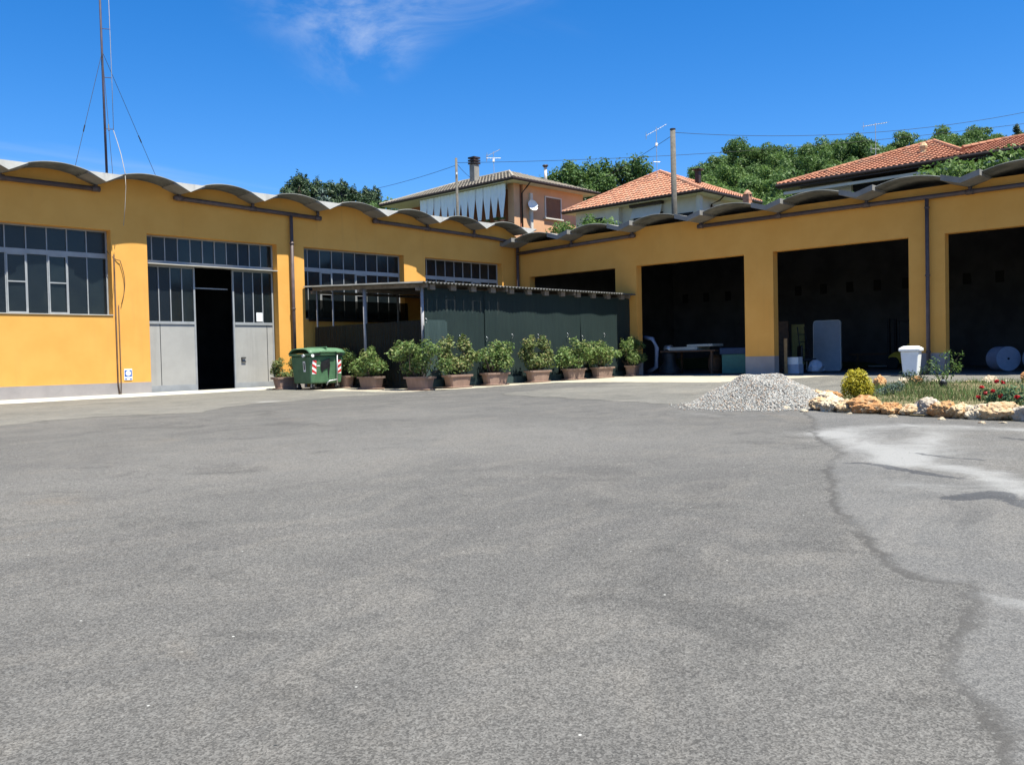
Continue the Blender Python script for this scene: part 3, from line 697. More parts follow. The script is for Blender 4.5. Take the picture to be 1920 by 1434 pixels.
for s_ in (-.2, .2): build('rail', MB().tube([(s_, 0, 0), (s_*.7, .6, 1.8)], .022, 6), 'black', t)
for q in range(1, 6): build('rung', MB().tube([(-.19, .1*q, .3*q), (.19, .1*q, .3*q)], .016, 6), 'black', t)
M('dull_yellow', (.20, .17, .06), (.15, .13, .045), .8, 5)
tag(build('yellow_board', MB().box(4.2, 4.25, -12.1, -11.55, .1, 1.75), 'dull_yellow'), 'upright dull yellow board behind the ladder in the third bay', 'board')
tag(build('brown_panel', MB().box(4.0, 4.05, -11.5, -10.6, -.1, 1.9), 'brown_wood'), 'upright brown panel behind the left jamb of the third bay', 'panel')
t = thing('plastic_sack', 'crumpled clear plastic sack on the floor of the third bay', 'sack', (1.7, -13.75, -.19))
v = []; f_ = []
sk = MB().lathe([(.12, 0), (.28, .08), (.3, .25), (.2, .42), (.08, .5)], 12); sk.v = [(a*(1+RNG.uniform(-.2, .2)), b*(1+RNG.uniform(-.2, .2)), c) for a, b, c in sk.v]
build('body', sk, 'mattress', t)
t = thing('trestle', 'low dark trestle with clutter behind the mattress', 'trestle', (8.5, -13.8, -.19))
build('beam', MB().box(-.2, .2, -1.8, 1.6, .6, .68), 'brown_wood', t)
for sy in (-1.5, 1.3):
    for sx in (-.25, .25): build('leg', MB().tube([(0, sy, .6), (sx, sy, 0)], .03, 6), 'brown_wood', t)

# ------------------------------------------------------------------ lean-to in the corner
CN = thing('lean_to', 'corrugated lean-to in the yard corner screened with green shade net', 'shelter', (-5.7, -3.3, gz(-5.7, -3.3)))
rows_ = []
xc = np.arange(-11.75, -.02, .165/6)
for y in (-.03, -1.8, -3.4, -5., -6.78):
    rows_.append([(x, y, 3.47+.047*y*1.0+.028*math.sin(2*PI*x/.165)) for x in xc])
build('roof_sheet', MB().grid(rows_), 'canopy_sheet', CN, True, False, 0, .008)
zr = lambda y: 3.47+.047*y
for x in (-11.4, -7.6, -3.8, -.25):
    build('rafter', MB().prism([(-.2, zr(-.2)-.035), (-6.6, zr(-6.6)-.035), (-6.6, zr(-6.6)-.16), (-.2, zr(-.2)-.16)], lambda p, q, d: (d, p, q), x-.05, x+.05), 'timber', CN, True)
for y in (-6.3, -3.2, -.35): build('purlin', MB().box(-11.6, -.15, y-.05, y+.05, zr(y)-.26, zr(y)-.162), 'timber', CN, True)
for i in range(12):
    x = -11.1+i*.95; build('bracket', MB().box(x-.12, x+.12, -6.55, -6.36, zr(-6.5)-.22, zr(-6.5)-.04), 'timber', CN, True)
for x, y, r_ in ((-11.4, -6.35, .055), (-7.6, -6.3, .05), (-3.8, -6.3, .05), (-.3, -6.3, .05), (-11.4, -3.3, .075), (-11.4, -1.4, .03), (-7.6, -.5, .04), (-11.4, -.4, .03)):
    build('post', MB().tube([(x, y, gz(x, y)), (x, y, zr(y)-.16)], r_, 10), 'canopy_post', CN, True, True)
def net(name, a, b, z0, z1, mat, amp, seed, parent=CN, sagtop=.0):
    rg = np.random.default_rng(seed); L_ = math.hypot(b[0]-a[0], b[1]-a[1]); n = int(L_/.12)+2; m = 16
    nx, ny = -(b[1]-a[1])/L_, (b[0]-a[0])/L_; rows_ = []
    ph = rg.uniform(0, 6, 6)
    for j in range(m+1):
        r_ = []
        for i in range(n):
            q = i/(n-1); s_ = q*L_; z = z0+(z1-z0)*j/m-(sagtop*math.sin(PI*((s_/1.9) % 1)) if j == m else 0)
            o_ = amp*(math.sin(s_*2.3+ph[0])+.7*math.sin(s_*5.1+ph[1]+z*1.5)+.5*math.sin(z*3+ph[2]+s_))
            r_.append((a[0]+(b[0]-a[0])*q+nx*o_, a[1]+(b[1]-a[1])*q+ny*o_, z))
        rows_.append(r_)
    return build(name, MB().grid(rows_), mat, parent, True, True)
for i, (a, b) in enumerate(((-11.35, -8.55), (-8.6, -5.85), (-5.9, -3.25), (-3.3, -.06))):
    net('shade_net', (a, -6.42-.012*(i % 2)), (b, -6.42-.012*(i % 2)), -.27, 3.0, 'net_green', .012, 20+i)
net('shade_net', (-11.44, -6.4), (-11.44, -.3), -.27, 1.95, 'net_black', .012, 31)
net('shade_net', (-11.42, -6.48), (-10.55, -6.49), -.27, 1.95, 'net_patch', .02, 33)
net('shade_net', (-11.46, -6.50), (-10.5, -6.52), .95, 1.9, 'net_patch', .02, 35)
net('shade_net', (-11.6, -.12), (-6.75, -.12), 2.18, 2.98, 'net_black', .01, 37)
# knots and ties on the net
for x, z in ((-11.4, 1.2), (-11.4, 2.0), (-9.9, 1.45), (-8.6, 1.4), (-7.3, 1.5), (-5.9, 1.5), (-4.2, 1.55), (-3.3, 1.45), (-1.9, 1.55)):
    build('tie', MB().tube([(x, -6.5, z), (x+.05, -6.52, z-.06), (x+.02, -6.5, z-.16)], .012, 5), 'alu', CN, True, True)
tag(build('edging_board', MB().box(-11.3, -.6, -6.62, -6.58, -.26, -.02), 'net_patch'), 'low pale green board along the foot of the shade net', 'board')
tag(build('stored_cupboard', MB().box(-4.5, -3.2, -1.5, -.8, -.27, 2.2), 'brown_wood', bevel=.01), 'tall reddish brown cupboard under the lean-to roof', 'cupboard')

# ------------------------------------------------------------------ leaves
def leaf_cloud(lobes, n, size, seed, up=.4, surf=.55, aspect=.5, hang=0):
    rg = np.random.default_rng(seed); lobes = np.array(lobes, float)
    vol = lobes[:, 3]*lobes[:, 4]*lobes[:, 5]; vol = vol**.8
    k_ = rg.choice(len(lobes), n, p=vol/vol.sum())
    d = rg.normal(size=(n, 3)); d /= np.linalg.norm(d, axis=1)[:, None]
    rr = (surf+(1-surf)*rg.random(n)**.6)*(1+.13*rg.normal(size=n))
    p = lobes[k_, :3]+d*lobes[k_, 3:6]*rr[:, None]
    nn = d+np.array([0, 0, up])+.75*rg.normal(size=(n, 3)); nn /= np.linalg.norm(nn, axis=1)[:, None]
    t_ = np.cross(nn, rg.normal(size=(n, 3))); t_ /= np.linalg.norm(t_, axis=1)[:, None]; b_ = np.cross(nn, t_)
    s_ = size*(.6+.8*rg.random(n))[:, None]
    v = np.stack([p-t_*s_*.5, p+b_*s_*.5*aspect+nn*s_*.08, p+t_*s_*.5, p-b_*s_*.5*aspect+nn*s_*.08], 1).reshape(-1, 3)
    return v, np.arange(4*n).reshape(n, 4)
def limb_mesh(trunk_h, r0, ends, seed):
    mb = MB(); rg = np.random.default_rng(seed)
    mb.tube([(0, 0, -.3), (rg.uniform(-.05, .05), rg.uniform(-.05, .05), trunk_h*.5), (0, 0, trunk_h)], r0, 8, r0*.55)
    for e in ends:
        s_ = trunk_h*rg.uniform(.5, .95); m_ = Vector((e[0]*.45, e[1]*.45, s_+(e[2]-s_)*.6))
        mb.tube([(0, 0, s_), m_, e], r0*.4, 6, r0*.12)
    return mb
# potted shrubs
POT = {}
def pot_long():
    mb = MB().lathe([(.30, 0), (.36, .0), (.43, .36), (.50, .37), (.51, .43), (.46, .435), (.44, .36)], 24, (0, 0), 1.0, .46, 6.)
    return mb
def make_shrub(var, rg):
    lobes = []
    if var % 2 == 0:
        for q in range(13): lobes.append((rg.uniform(-.72, .72), rg.uniform(-.3, .3), rg.uniform(.52, 1.25), rg.uniform(.18, .30), rg.uniform(.16, .27), rg.uniform(.16, .26)))
        lobes.append((rg.uniform(-.3, .3), 0, 1.32, .17, .15, .16)); lobes.append((0, 0, .75, .42, .25, .3))
    else:
        for s_ in (-.3, .3):
            lobes.append((s_, 0, .72, .26, .22, .3)); lobes.append((s_*1.6, .05, .9, .2, .2, .22)); lobes.append((0, 0, .62, .22, .2, .2)); lobes.append((s_*1.25+rg.uniform(-.1, .1), rg.uniform(-.1, .1), 1.22, .25, .2, .2)); lobes.append((s_*1.5, 0, 1.0, .17, .15, .17)); lobes.append((s_*.8, 0, 1.42, .10, .1, .11))
    return lobes
SHRUBS = []
for var in range(5):
    rg = np.random.default_rng(100+var); lobes = make_shrub(var, rg)
    v, f_ = leaf_cloud(lobes, 2900, .08, 200+var, .5, .4, .55)
    me_o = mesh_np('foliage', v, f_, 'leaf_shrub_warm' if var in (1, 3) else 'leaf_shrub'); me = me_o.data; bpy.data.objects.remove(me_o)
    st = MB()
    for lo in lobes: st.tube([(lo[0]*.3, 0, .36), (lo[0]*.7, lo[1], .6), (lo[0], lo[1], lo[2])], .014, 5, .006)
    so_ = build('stem', st, 'bark'); sm_ = so_.data; bpy.data.objects.remove(so_)
    SHRUBS.append((me, sm_))
po = build('planter', pot_long(), 'terracotta', bevel=0); POTM = po.data; bpy.data.objects.remove(po)
po = build('saucer', MB().lathe([(.36, 0), (.42, .005), (.44, .045), (.40, .05)], 24, (0, 0), 1.05, .52, 6.), 'saucer'); SAUM = po.data; bpy.data.objects.remove(po)
po = build('soil', MB().lathe([(.43, .34), (.44, .385)], 16, (0, 0), .98, .44, 6.), 'soil'); SOIM = po.data; bpy.data.objects.remove(po)
PL = [(-13.15, -.98, 0, 3, .8, 'potted shrub half hidden behind the left side of the green container'),
      (-11.73, -2.3, 1.57, 2, .92, 'potted shrub just right of the green container'),
      (-12.15, -4.5, 1.5, 4, .98, 'low bushy potted shrub second right of the green container'),
      (-12.1, -6.95, 1.62, 2, 1.12, 'tall dense potted shrub at the outer corner of the lean-to'),
      (-10.5, -7.0, .05, 1, 1.1, 'potted shrub with two heads, first along the green net'),
      (-8.72, -7.0, -.04, 0, 1.05, 'potted shrub second along the green net'),
      (-6.5, -7.0, .03, 3, 1.1, 'potted shrub with forked crown third along the green net'),
      (-4.45, -7.0, 0, 4, 1.1, 'potted shrub fourth along the green net'),
      (-2.7, -7.0, -.03, 0, 1.08, 'potted shrub fifth along the green net, spilling over its pot'),
      (-.75, -7.05, .4, 2, 1.02, 'last potted shrub beside the yellow pillar of the second bay')]
for x, y, rz, var, sc, lb in PL:
    t = thing('potted_shrub', lb, 'potted plant', (x, y, gz(x, y)+.004), rz, 'potted shrubs around the lean-to')
    t.scale = (1, 1, 1)
    for nm, me in (('saucer', SAUM), ('planter', POTM), ('soil', SOIM), ('foliage', SHRUBS[var][0]), ('stem', SHRUBS[var][1])):
        o = link(bpy.data.objects.new(nm, me), t)
        if nm in ('foliage', 'stem'): o.scale = (sc*random.uniform(1.15, 1.35), sc*1.15, sc*random.uniform(.9, 1.08)); o.rotation_euler = (0, 0, random.choice((0, PI)))
        if nm == 'planter': o.location.z = .012
        if nm in ('planter', 'saucer', 'soil'): o.scale = (1.17, 1.1, .97)

# ------------------------------------------------------------------ green waste container
bx_, by_ = -12.7, -2.2
CT = thing('waste_container', 'green wheeled waste container with red and white chevrons by the yellow pillar', 'waste container', (bx_, by_, gz(bx_, by_)+.004), math.radians(1))
CT.scale = (1.14, 1.14, 1.03)
def taper(z0, z1, hx0, hy0, hx1, hy1, m_=None):
    m_ = m_ or MB()
    return m_.add([(sx*hx0, sy*hy0, z0) for sx, sy in ((-1, -1), (1, -1), (1, 1), (-1, 1))]+[(sx*hx1, sy*hy1, z1) for sx, sy in ((-1, -1), (1, -1), (1, 1), (-1, 1))],
                  [(3, 2, 1, 0), (4, 5, 6, 7), (0, 1, 5, 4), (1, 2, 6, 5), (2, 3, 7, 6), (3, 0, 4, 7)])
build('body', taper(.2, 1.12, .56, .45, .62, .5), 'bin_green', CT, bevel=.05)
build('rim', taper(1.121, 1.2, .655, .53, .67, .545), 'bin_green', CT, bevel=.02)
for sx in (-.42, .42): build('grip_pocket', MB().box(sx-.12, sx+.12, -.56, -.548, 1.13, 1.19), 'black', CT)
rows_ = []
for q in np.linspace(-1, 1, 13):
    h_ = 1.225+.16*(1-abs(q)**4.5)
    rows_.append([(x*.66, q*.55, h_-.03*abs(x)**6) for x in np.linspace(-1, 1, 11)])
ld = build('lid', MB().grid(rows_), 'bin_lid', CT, False, True, 0, .03)
build('lid_handle', MB().tube([(-.3, -.56, 1.27), (-.25, -.6, 1.27), (.25, -.6, 1.27), (.3, -.56, 1.27)], .02, 6), 'bin_lid', ld)
build('lid_rib', MB().box(-.02, .02, -.5, .5, 1.36, 1.43), 'bin_lid', ld, bevel=.01)
for sx in (-1, 1):
    tr = build('lift_pin', MB().tube([(sx*.66, -.3, 1.13), (sx*.72, -.3, 1.13)], .04, 10), 'steel', CT)
    build('cap', MB().tube([(sx*.72, -.3, 1.13), (sx*.735, -.3, 1.13)], .055, 14), 'white', tr)
build('front_pin', MB().tube([(-.56, -.545, 1.13), (-.56, -.57, 1.13)], .05, 14), 'white', CT)
for sx in (-.45, .45):
    for sy in (-.36, .36):
        wf = build('wheel_fork', MB().box(sx-.05, sx+.05, sy-.02, sy+.02, .12, .21).box(sx-.055, sx-.04, sy-.03, sy+.03, .07, .14).box(sx+.04, sx+.055, sy-.03, sy+.03, .07, .14), 'steel', CT)
        build('wheel', MB().tube([(sx-.03, sy, .1), (sx+.03, sy, .1)], .1, 14), 'rubber', CT, False, True)
build('pedal_bar', MB().tube([(-.02, -.48, .14), (0, -.52, .24), (.05, -.53, .28), (.3, -.535, .31), (.34, -.535, .33)], .022, 6), 'steel', CT, False, True)
build('lift_rod', MB().tube([(.33, -.535, .12), (.34, -.56, 1.14)], .02, 6), 'steel', CT, False, True)
def on_front(x, z, e=.006): return (x, -(.45+.05*(z-.2)/.92)-e, z)
for sx, sg in ((-.46, 1), (.455, -1)):
    ch = build('chevron_plate', MB().add([on_front(sx-.075, .52), on_front(sx+.075, .52), on_front(sx+.075, .98), on_front(sx-.075, .98)], [(0, 1, 2, 3)]), 'white', CT)
    for q in range(3):
        z = .52+.19*q
        lo, hi = (z+.0, z+.1) if sg > 0 else (z+.1, z+.0)
        zl, zr_ = (z+.1, z) if sg > 0 else (z, z+.1)
        cl = lambda zv: min(max(zv, .52), .98)
        build('stripe', MB().add([on_front(sx-.075, cl(zl-.03), .009), on_front(sx+.075, cl(zr_-.03), .009), on_front(sx+.075, cl(zr_+.065), .009), on_front(sx-.075, cl(zl+.065), .009)], [(0, 1, 2, 3)]), 'red', ch)
build('torn_flap', MB().add([on_front(-.23, .92, .02), on_front(.08, 1.04, .03), on_front(.11, .8, .02), on_front(.06, .34, .012), on_front(.02, .72, .02), on_front(-.12, .66, .02), on_front(-.18, .56, .012), on_front(-.24, .72, .02)], [(0, 7, 6, 5), (0, 5, 4, 1), (4, 3, 2, 1)]), 'black', CT)
build('small_label', MB().add([on_front(-.36, .78), on_front(-.26, .78), on_front(-.26, .81), on_front(-.36, .81)], [(0, 1, 2, 3)]), 'white', CT)
def on_side(y, z, e=.006): return (-(.56+.06*(z-.2)/.92)-e, y, z)
build('side_label', MB().add([on_side(-.12, .6), on_side(-.24, .6), on_side(-.24, .95), on_side(-.12, .95)], [(0, 1, 2, 3)]), 'white', CT)
build('side_print', MB().add([on_side(-.15, .66, .009), on_side(-.21, .66, .009), on_side(-.21, .9, .009), on_side(-.15, .9, .009)], [(0, 1, 2, 3)]), 'black', CT)

# ------------------------------------------------------------------ white wheelie bin
t = thing('white_bin', 'white plastic bin standing by the pillar between the third and fourth bay', 'bin', (-1.5, -18.42, gz(-1.5, -18.42)+.006), math.radians(8))
build('body', taper(.0, .78, .2, .21, .25, .27), 'white', t, bevel=.03)
build('rim', taper(.78, .86, .3, .31, .31, .32), 'white', t, bevel=.02)
build('lid', taper(.865, .95, .31, .33, .2, .2), 'white', t, bevel=.025)
build('handle', MB().tube([(.33, -.2, .84), (.37, -.2, .86), (.37, .2, .86), (.33, .2, .84)], .016, 6), 'white', t, False, True)
for sy in (-.2, .2): build('wheel', MB().tube([(.18, sy-.03, .08), (.18, sy+.03, .08)], .08, 12), 'rubber', t)

# ------------------------------------------------------------------ gravel heap
def gravel():
    rg = np.random.default_rng(5); cx_, cy_ = -13.9, -19.85
    def hgt(x, y):
        u = x-cx_; v = y-cy_
        r_ = np.sqrt((u/1.55)**2+(v/np.where(v > 0, 1.5, 1.5))**2)
        h_ = .78*np.clip(1-r_, 0, 1)**.95
        h_ = np.minimum(h_, .58+.03*np.sin(u*5)+.03*np.sin(v*4))
        return h_*(1+.06*np.sin(x*7)*np.sin(y*6))
    n = 46; q = np.linspace(-2.1, 2.1, n); XX, YY = np.meshgrid(cx_+q, cy_+q, indexing='ij')
    ZZ = gz(XX, YY)+hgt(XX, YY)-.012
    idx = np.arange(n*n).reshape(n, n)
    hp = mesh_np('gravel_heap', np.stack([XX, YY, ZZ], -1).reshape(-1, 3), np.stack([idx[:-1, :-1], idx[1:, :-1], idx[1:, 1:], idx[:-1, 1:]], -1).reshape(-1, 4), 'plinth', None, True)
    tag(hp, 'grey heap of mixed gravel beside the rock edged flower bed', 'gravel heap')
    N = 42000
    a = rg.random(N)*2*PI; r_ = np.sqrt(rg.random(N))*1.03+np.where(rg.random(N) < .05, rg.random(N)*.28, 0)
    x = cx_+1.55*r_*np.cos(a); y = cy_+1.5*r_*np.sin(a)
    h_ = hgt(x, y); z = gz(x, y)+h_
    s_ = .009+.017*rg.random(N)**2
    R = rg.normal(size=(N, 3, 3)); R /= np.linalg.norm(R, axis=2)[:, :, None]
    A = R[:, 0]; B = np.cross(A, R[:, 1]); B /= np.linalg.norm(B, axis=1)[:, None]; Cc = np.cross(A, B)
    c = np.stack([x, y, z+s_*.3], -1); s1 = s_[:, None]*(.7+.6*rg.random((N, 1)))
    vs = np.stack([c+A*s_[:, None], c-A*s1, c+B*s1, c-B*s_[:, None], c+Cc*s_[:, None]*.7, c-Cc*s1*.7], 1).reshape(-1, 3)
    fb = np.array([(0, 2, 4), (2, 1, 4), (1, 3, 4), (3, 0, 4), (2, 0, 5), (1, 2, 5), (3, 1, 5), (0, 3, 5)])
    fs = (np.arange(N)[:, None, None]*6+fb[None]).reshape(-1, 3)
    st = mesh_np('gravel', vs, fs, 'gravel', hp); tag(st, kind='stuff')
gravel()

# ------------------------------------------------------------------ garden bed
ring_f = [(-15.75, -26.3), (-15.62, -25.6), (-15.52, -24.9), (-15.42, -24.2), (-15.3, -23.5), (-15.14, -22.8), (-14.97, -22.06), (-14.55, -21.35)]
ring_b = [(-13.6, -20.95), (-12.2, -20.6), (-10.6, -20.25), (-9.2, -20.05), (-8., -19.9), (-6.7, -20.1), (-6.2, -21.1), (-6.1, -22.2), (-6.2, -23.3), (-6.4, -24.5), (-6.9, -25.8)]
bed = ring_f+ring_b+[(-8, -28), (-11, -29), (-14, -28.3)]
bc = np.array([-11., -24.2])
def bed_h(x, y):
    d = seg_dist(np.asarray(x), np.asarray(y), bed+[bed[0]]); return .02+.10*np.clip(d/1.2, 0, 1)
q = np.arange(0, 10.01, .2); XX, YY = np.meshgrid(-16+q, -29.2+q, indexing='ij')
xc_ = (XX[:-1, :-1]+XX[1:, 1:])/2; yc_ = (YY[:-1, :-1]+YY[1:, 1:])/2
msk = inpoly(xc_, yc_, bed); i, j = np.nonzero(msk); nn_ = XX.shape[1]
quad = np.stack([i*nn_+j, (i+1)*nn_+j, (i+1)*nn_+j+1, i*nn_+j+1], -1); used, inv = np.unique(quad.ravel(), return_inverse=True)
V = np.stack([XX, YY, gz(XX, YY)+bed_h(XX, YY)], -1).reshape(-1, 3)[used]
M('bed_earth', (.17, .135, .075), (.12, .105, .05), 1, 2.2, 8, .5, 60)
tag(mesh_np('flower_bed', V, inv.reshape(-1, 4), 'bed_earth', None, True), kind='structure')
rg = np.random.default_rng(11); N = 30000
x = rg.uniform(-16, -6, N); y = rg.uniform(-29, -19.9, N); ok = inpoly(x, y, bed)
dens = .35+.65*(np.sin(x*1.1+2)*np.sin(y*1.3)+.6*np.sin(x*2.7+y*1.9) > -.1); ok &= rg.random(N) < dens
x, y = x[ok], y[ok]; n = len(x); z = gz(x, y)+bed_h(x, y)-.01
hh = (.04+.10*rg.random(n)**1.6)*(1+.5*(np.sin(x*1.1+2)*np.sin(y*1.3) > .1)); a = rg.random(n)*2*PI; ln = rg.normal(size=(n, 2))*.35*hh[:, None]
wd = .006+.006*rg.random(n)
dx = np.cos(a)*wd; dy = np.sin(a)*wd
vs = np.stack([np.stack([x-dx, y-dy, z], -1), np.stack([x+dx, y+dy, z], -1), np.stack([x+ln[:, 0], y+ln[:, 1], z+hh], -1)], 1).reshape(-1, 3)
tag(mesh_np('grass', vs, np.arange(3*n).reshape(n, 3), 'grass_blade'), 'short dry grass growing in the rock edged bed', 'grass', kind='stuff')

def ico(sub):
    p = (1+5**.5)/2
    v = [(-1, p, 0), (1, p, 0), (-1, -p, 0), (1, -p, 0), (0, -1, p), (0, 1, p), (0, -1, -p), (0, 1, -p), (p, 0, -1), (p, 0, 1), (-p, 0, -1), (-p, 0, 1)]
    v = [Vector(a).normalized() for a in v]
    f = [(0, 11, 5), (0, 5, 1), (0, 1, 7), (0, 7, 10), (0, 10, 11), (1, 5, 9), (5, 11, 4), (11, 10, 2), (10, 7, 6), (7, 1, 8), (3, 9, 4), (3, 4, 2), (3, 2, 6), (3, 6, 8), (3, 8, 9), (4, 9, 5), (2, 4, 11), (6, 2, 10), (8, 6, 7), (9, 8, 1)]
    for _ in range(sub):
        mid = {}; nf = []
        def m_(a, b):
            k_ = (min(a, b), max(a, b))
            if k_ not in mid: mid[k_] = len(v); v.append(((v[a]+v[b])/2).normalized())
            return mid[k_]
        for a, b, c in f:
            ab, bc_, ca = m_(a, b), m_(b, c), m_(c, a); nf += [(a, ab, ca), (b, bc_, ab), (c, ca, bc_), (ab, bc_, ca)]
        f = nf
    return np.array([tuple(a) for a in v]), np.array(f)
from mathutils import noise as mn
IV, IF = ico(4)
def rock(x, y, sx, sy, sz, mat, seed, label, rz=0, lift=0):
    rg = random.Random(seed); off = Vector((rg.uniform(-50, 50), rg.uniform(-50, 50), rg.uniform(-50, 50)))
    # a few random cutting planes make flat broken faces, noise makes the pits
    cuts = [(Vector((rg.gauss(0, 1), rg.gauss(0, 1), rg.gauss(0, 1))).normalized(), rg.uniform(.55, .9)) for _ in range(9)]
    vs = []
    for p in IV:
        d = Vector(p); r_ = 1.
        for c, h_ in cuts:
            k_ = d.dot(c)
            if k_ > 1e-3: r_ = min(r_, h_/k_)
        r_ *= 1+.20*mn.noise(d*1.6+off)+.13*mn.noise(d*4.2+off)+.075*mn.noise(d*9+off)-.10*max(0, mn.noise(d*6.5-off)-.12)/.5
        vs.append((d.x*r_*sx, d.y*r_*sy, max(d.z*r_, -.62)*sz))
    zb = min(v[2] for v in vs)
    o = mesh_np('edging_rock', vs, IF, mat, None, True)
    o.location = (x, y, gz(x, y)+.01-zb-.03+lift); o.rotation_euler = (0, 0, rz)
    md = o.modifiers.new('edge', 'EDGE_SPLIT'); md.split_angle = math.radians(38)
    return tag(o, label, 'rock', 'rocks edging the flower bed')
ORD = ['first', 'second', 'third', 'fourth', 'fifth', 'sixth', 'seventh', 'eighth', 'ninth', 'tenth', 'eleventh', 'twelfth', 'thirteenth', 'fourteenth', 'fifteenth', 'sixteenth']
CN_ = {'rock_cream': 'cream pitted', 'rock_orange': 'orange', 'rock_pale': 'pale whitish', 'rock_grey': 'greyish'}
fr_ = [  # x, y, half sizes, material  (front row, from the heap towards the frame edge)
    (-14.72, -21.5, .24, .2, .22, 'rock_cream'), (-14.88, -21.85, .24, .2, .25, 'rock_pale'), (-14.98, -22.17, .2, .18, .20, 'rock_cream'),
    (-15.02, -22.5, .24, .30, .25, 'rock_orange'), (-15.1, -22.98, .2, .2, .22, 'rock_orange'), (-15.18, -23.32, .18, .2, .16, 'rock_cream'),
    (-15.12, -23.6, .22, .2, .24, 'rock_grey'), (-15.3, -23.92, .2, .2, .25, 'rock_orange'), (-15.38, -24.2, .2, .17, .22, 'rock_cream'),
    (-15.4, -24.48, .2, .17, .21, 'rock_pale'), (-15.42, -24.82, .22, .3, .23, 'rock_cream'), (-15.5, -25.22, .2, .19, .26, 'rock_grey'), (-15.5, -25.52, .2, .2, .26, 'rock_cream'),
    (-15.6, -25.95, .26, .34, .25, 'rock_orange'), (-15.7, -26.5, .24, .26, .22, 'rock_grey')]
for k_, (x, y, a, b, c, m_) in enumerate(fr_):
    rock(x, y, a*1.05, b*1.18, c*.82, m_, 300+k_, f'{CN_[m_]} rock, {ORD[k_]} from the gravel heap in the front row')
bk_ = [(-14.15, -21.35, .2, .24, .2, 'rock_pale'), (-13.4, -20.85, .22, .2, .18, 'rock_cream'), (-12.6, -20.75, .2, .25, .15, 'rock_orange'),
       (-8.4, -20.15, .18, .17, .22, 'rock_orange'), (-7.9, -20.5, .2, .2, .18, 'rock_pale'), (-7.3, -20.6, .2, .22, .2, 'rock_orange'), (-7.0, -21., .2, .2, .13, 'rock_pale'),
       (-6.8, -21.35, .2, .2, .1, 'rock_grey'), (-6.75, -21.75, .18, .22, .1, 'rock_cream'), (-6.7, -22.2, .2, .2, .18, 'rock_pale'), (-6.6, -22.65, .2, .2, .12, 'rock_grey'),
       (-6.6, -23.25, .3, .5, .24, 'rock_orange'), (-6.7, -24.05, .22, .24, .2, 'rock_pale'), (-6.8, -24.6, .24, .26, .2, 'rock_orange')]
for k_, (x, y, a, b, c, m_) in enumerate(bk_):
    rock(x, y, a, b, c, m_, 400+k_, f'{CN_[m_]} rock, {ORD[k_]} from the gravel heap in the back row')
for k_, (x, y, s_) in enumerate(((-15.25, -21.45, .07), (-15.35, -22.35, .05), (-15.6, -23.2, .06), (-15.75, -24.05, .06), (-15.95, -25.0, .05), (-14.9, -20.9, .09), (-16.1, -24.75, .05), (-15.05, -20.65, .06))):
    o = rock(x, y, s_, s_*1.3, s_*.6, 'rock_pale', 500+k_, 'small pale stone chip lying on the tarmac before the rock row'); o.name = 'stone_chip'; o['group'] = 'loose stone chips'; o['category'] = 'stone'
# golden conifer
def plant(name, label, cat, x, y, lobes, n, size, mat, seed, up=.5, asp=.5, group=None, lift=.08, surf=.5):
    t = thing(name, label, cat, (x, y, gz(x, y)+lift), 0, group)
    v, f_ = leaf_cloud(lobes, n, size, seed, up, surf, asp)
    mesh_np('foliage', v, f_, mat, t)
    st = MB()
    for lo in lobes: st.tube([(0, 0, -.05), (lo[0]*.5, lo[1]*.5, lo[2]*.6), (lo[0], lo[1], lo[2])], .012, 5, .005)
    build('stem', st, 'bark', t); return t
rg = np.random.default_rng(3)
lb = [(0, 0, .30, .18, .18, .26)]+[(.2*math.cos(a), .2*math.sin(a), rg.uniform(.16, .44), .12, .12, .17) for a in np.arange(0, 6.2, .55)]+[(.12*math.cos(a), .12*math.sin(a), .5, .08, .08, .12) for a in np.arange(0, 6.2, 1.2)]
plant('golden_conifer', 'round golden yellow conifer at the left corner of the flower bed', 'shrub', -13.0, -21.5, lb, 3600, .06, 'thuja', 12, .9, .4)
plant('blue_juniper', 'small blue green juniper right of the golden conifer', 'shrub', -11.9, -21.75, [(0, 0, .14, .15, .15, .13), (.12, -.12, .2, .13, .13, .12), (-.12, .14, .09, .12, .12, .09)], 1100, .045, 'needle_blue', 13, .4, .3)
plant('sapling', 'thin pale green sapling near the back rocks of the bed', 'shrub', -8.3, -21.6, [(0, 0, .3, .2, .25, .25), (.1, -.25, .5, .2, .2, .2), (-.1, .2, .5, .15, .18, .2), (0, -.1, .75, .15, .18, .13), (.05, -.4, .78, .08, .1, .08)], 420, .065, 'ivy', 14, .4, .4, surf=.3)
plant('grey_shrub', 'sparse grey green shrub left of the sapling in the bed', 'shrub', -8.5, -21.05, [(0, 0, .2, .22, .3, .2), (0, -.25, .4, .12, .15, .12), (.1, .25, .3, .1, .15, .12)], 420, .07, 'leaf_grey', 15, .4, .35, surf=.3)
rs = plant('rose_bush', 'low rose bush with red flowers behind the front rocks', 'rose bush', -14.35, -24.6, [(0, .25, .22, .15, .18, .18), (0, -.05, .25, .16, .2, .2), (0, -.35, .22, .15, .17, .18), (.1, 0, .15, .2, .4, .14)], 520, .065, 'rose_leaf', 16, .5, .6, surf=.3)
for k_, (dx, dy, dz) in enumerate(((0, .36, .37), (-.04, .30, .27), (-.06, .4, .2), (0, .12, .47), (.03, .03, .45), (-.08, .16, .31), (-.06, .05, .22), (-.1, -.22, .22), (0, -.45, .38), (.05, -.52, .36))):
    v, f_ = leaf_cloud([(dx, dy, dz, .032, .032, .03)], 26, .045, 600+k_, .6, .3, .9); mesh_np('flower', v, f_, 'petal', rs)
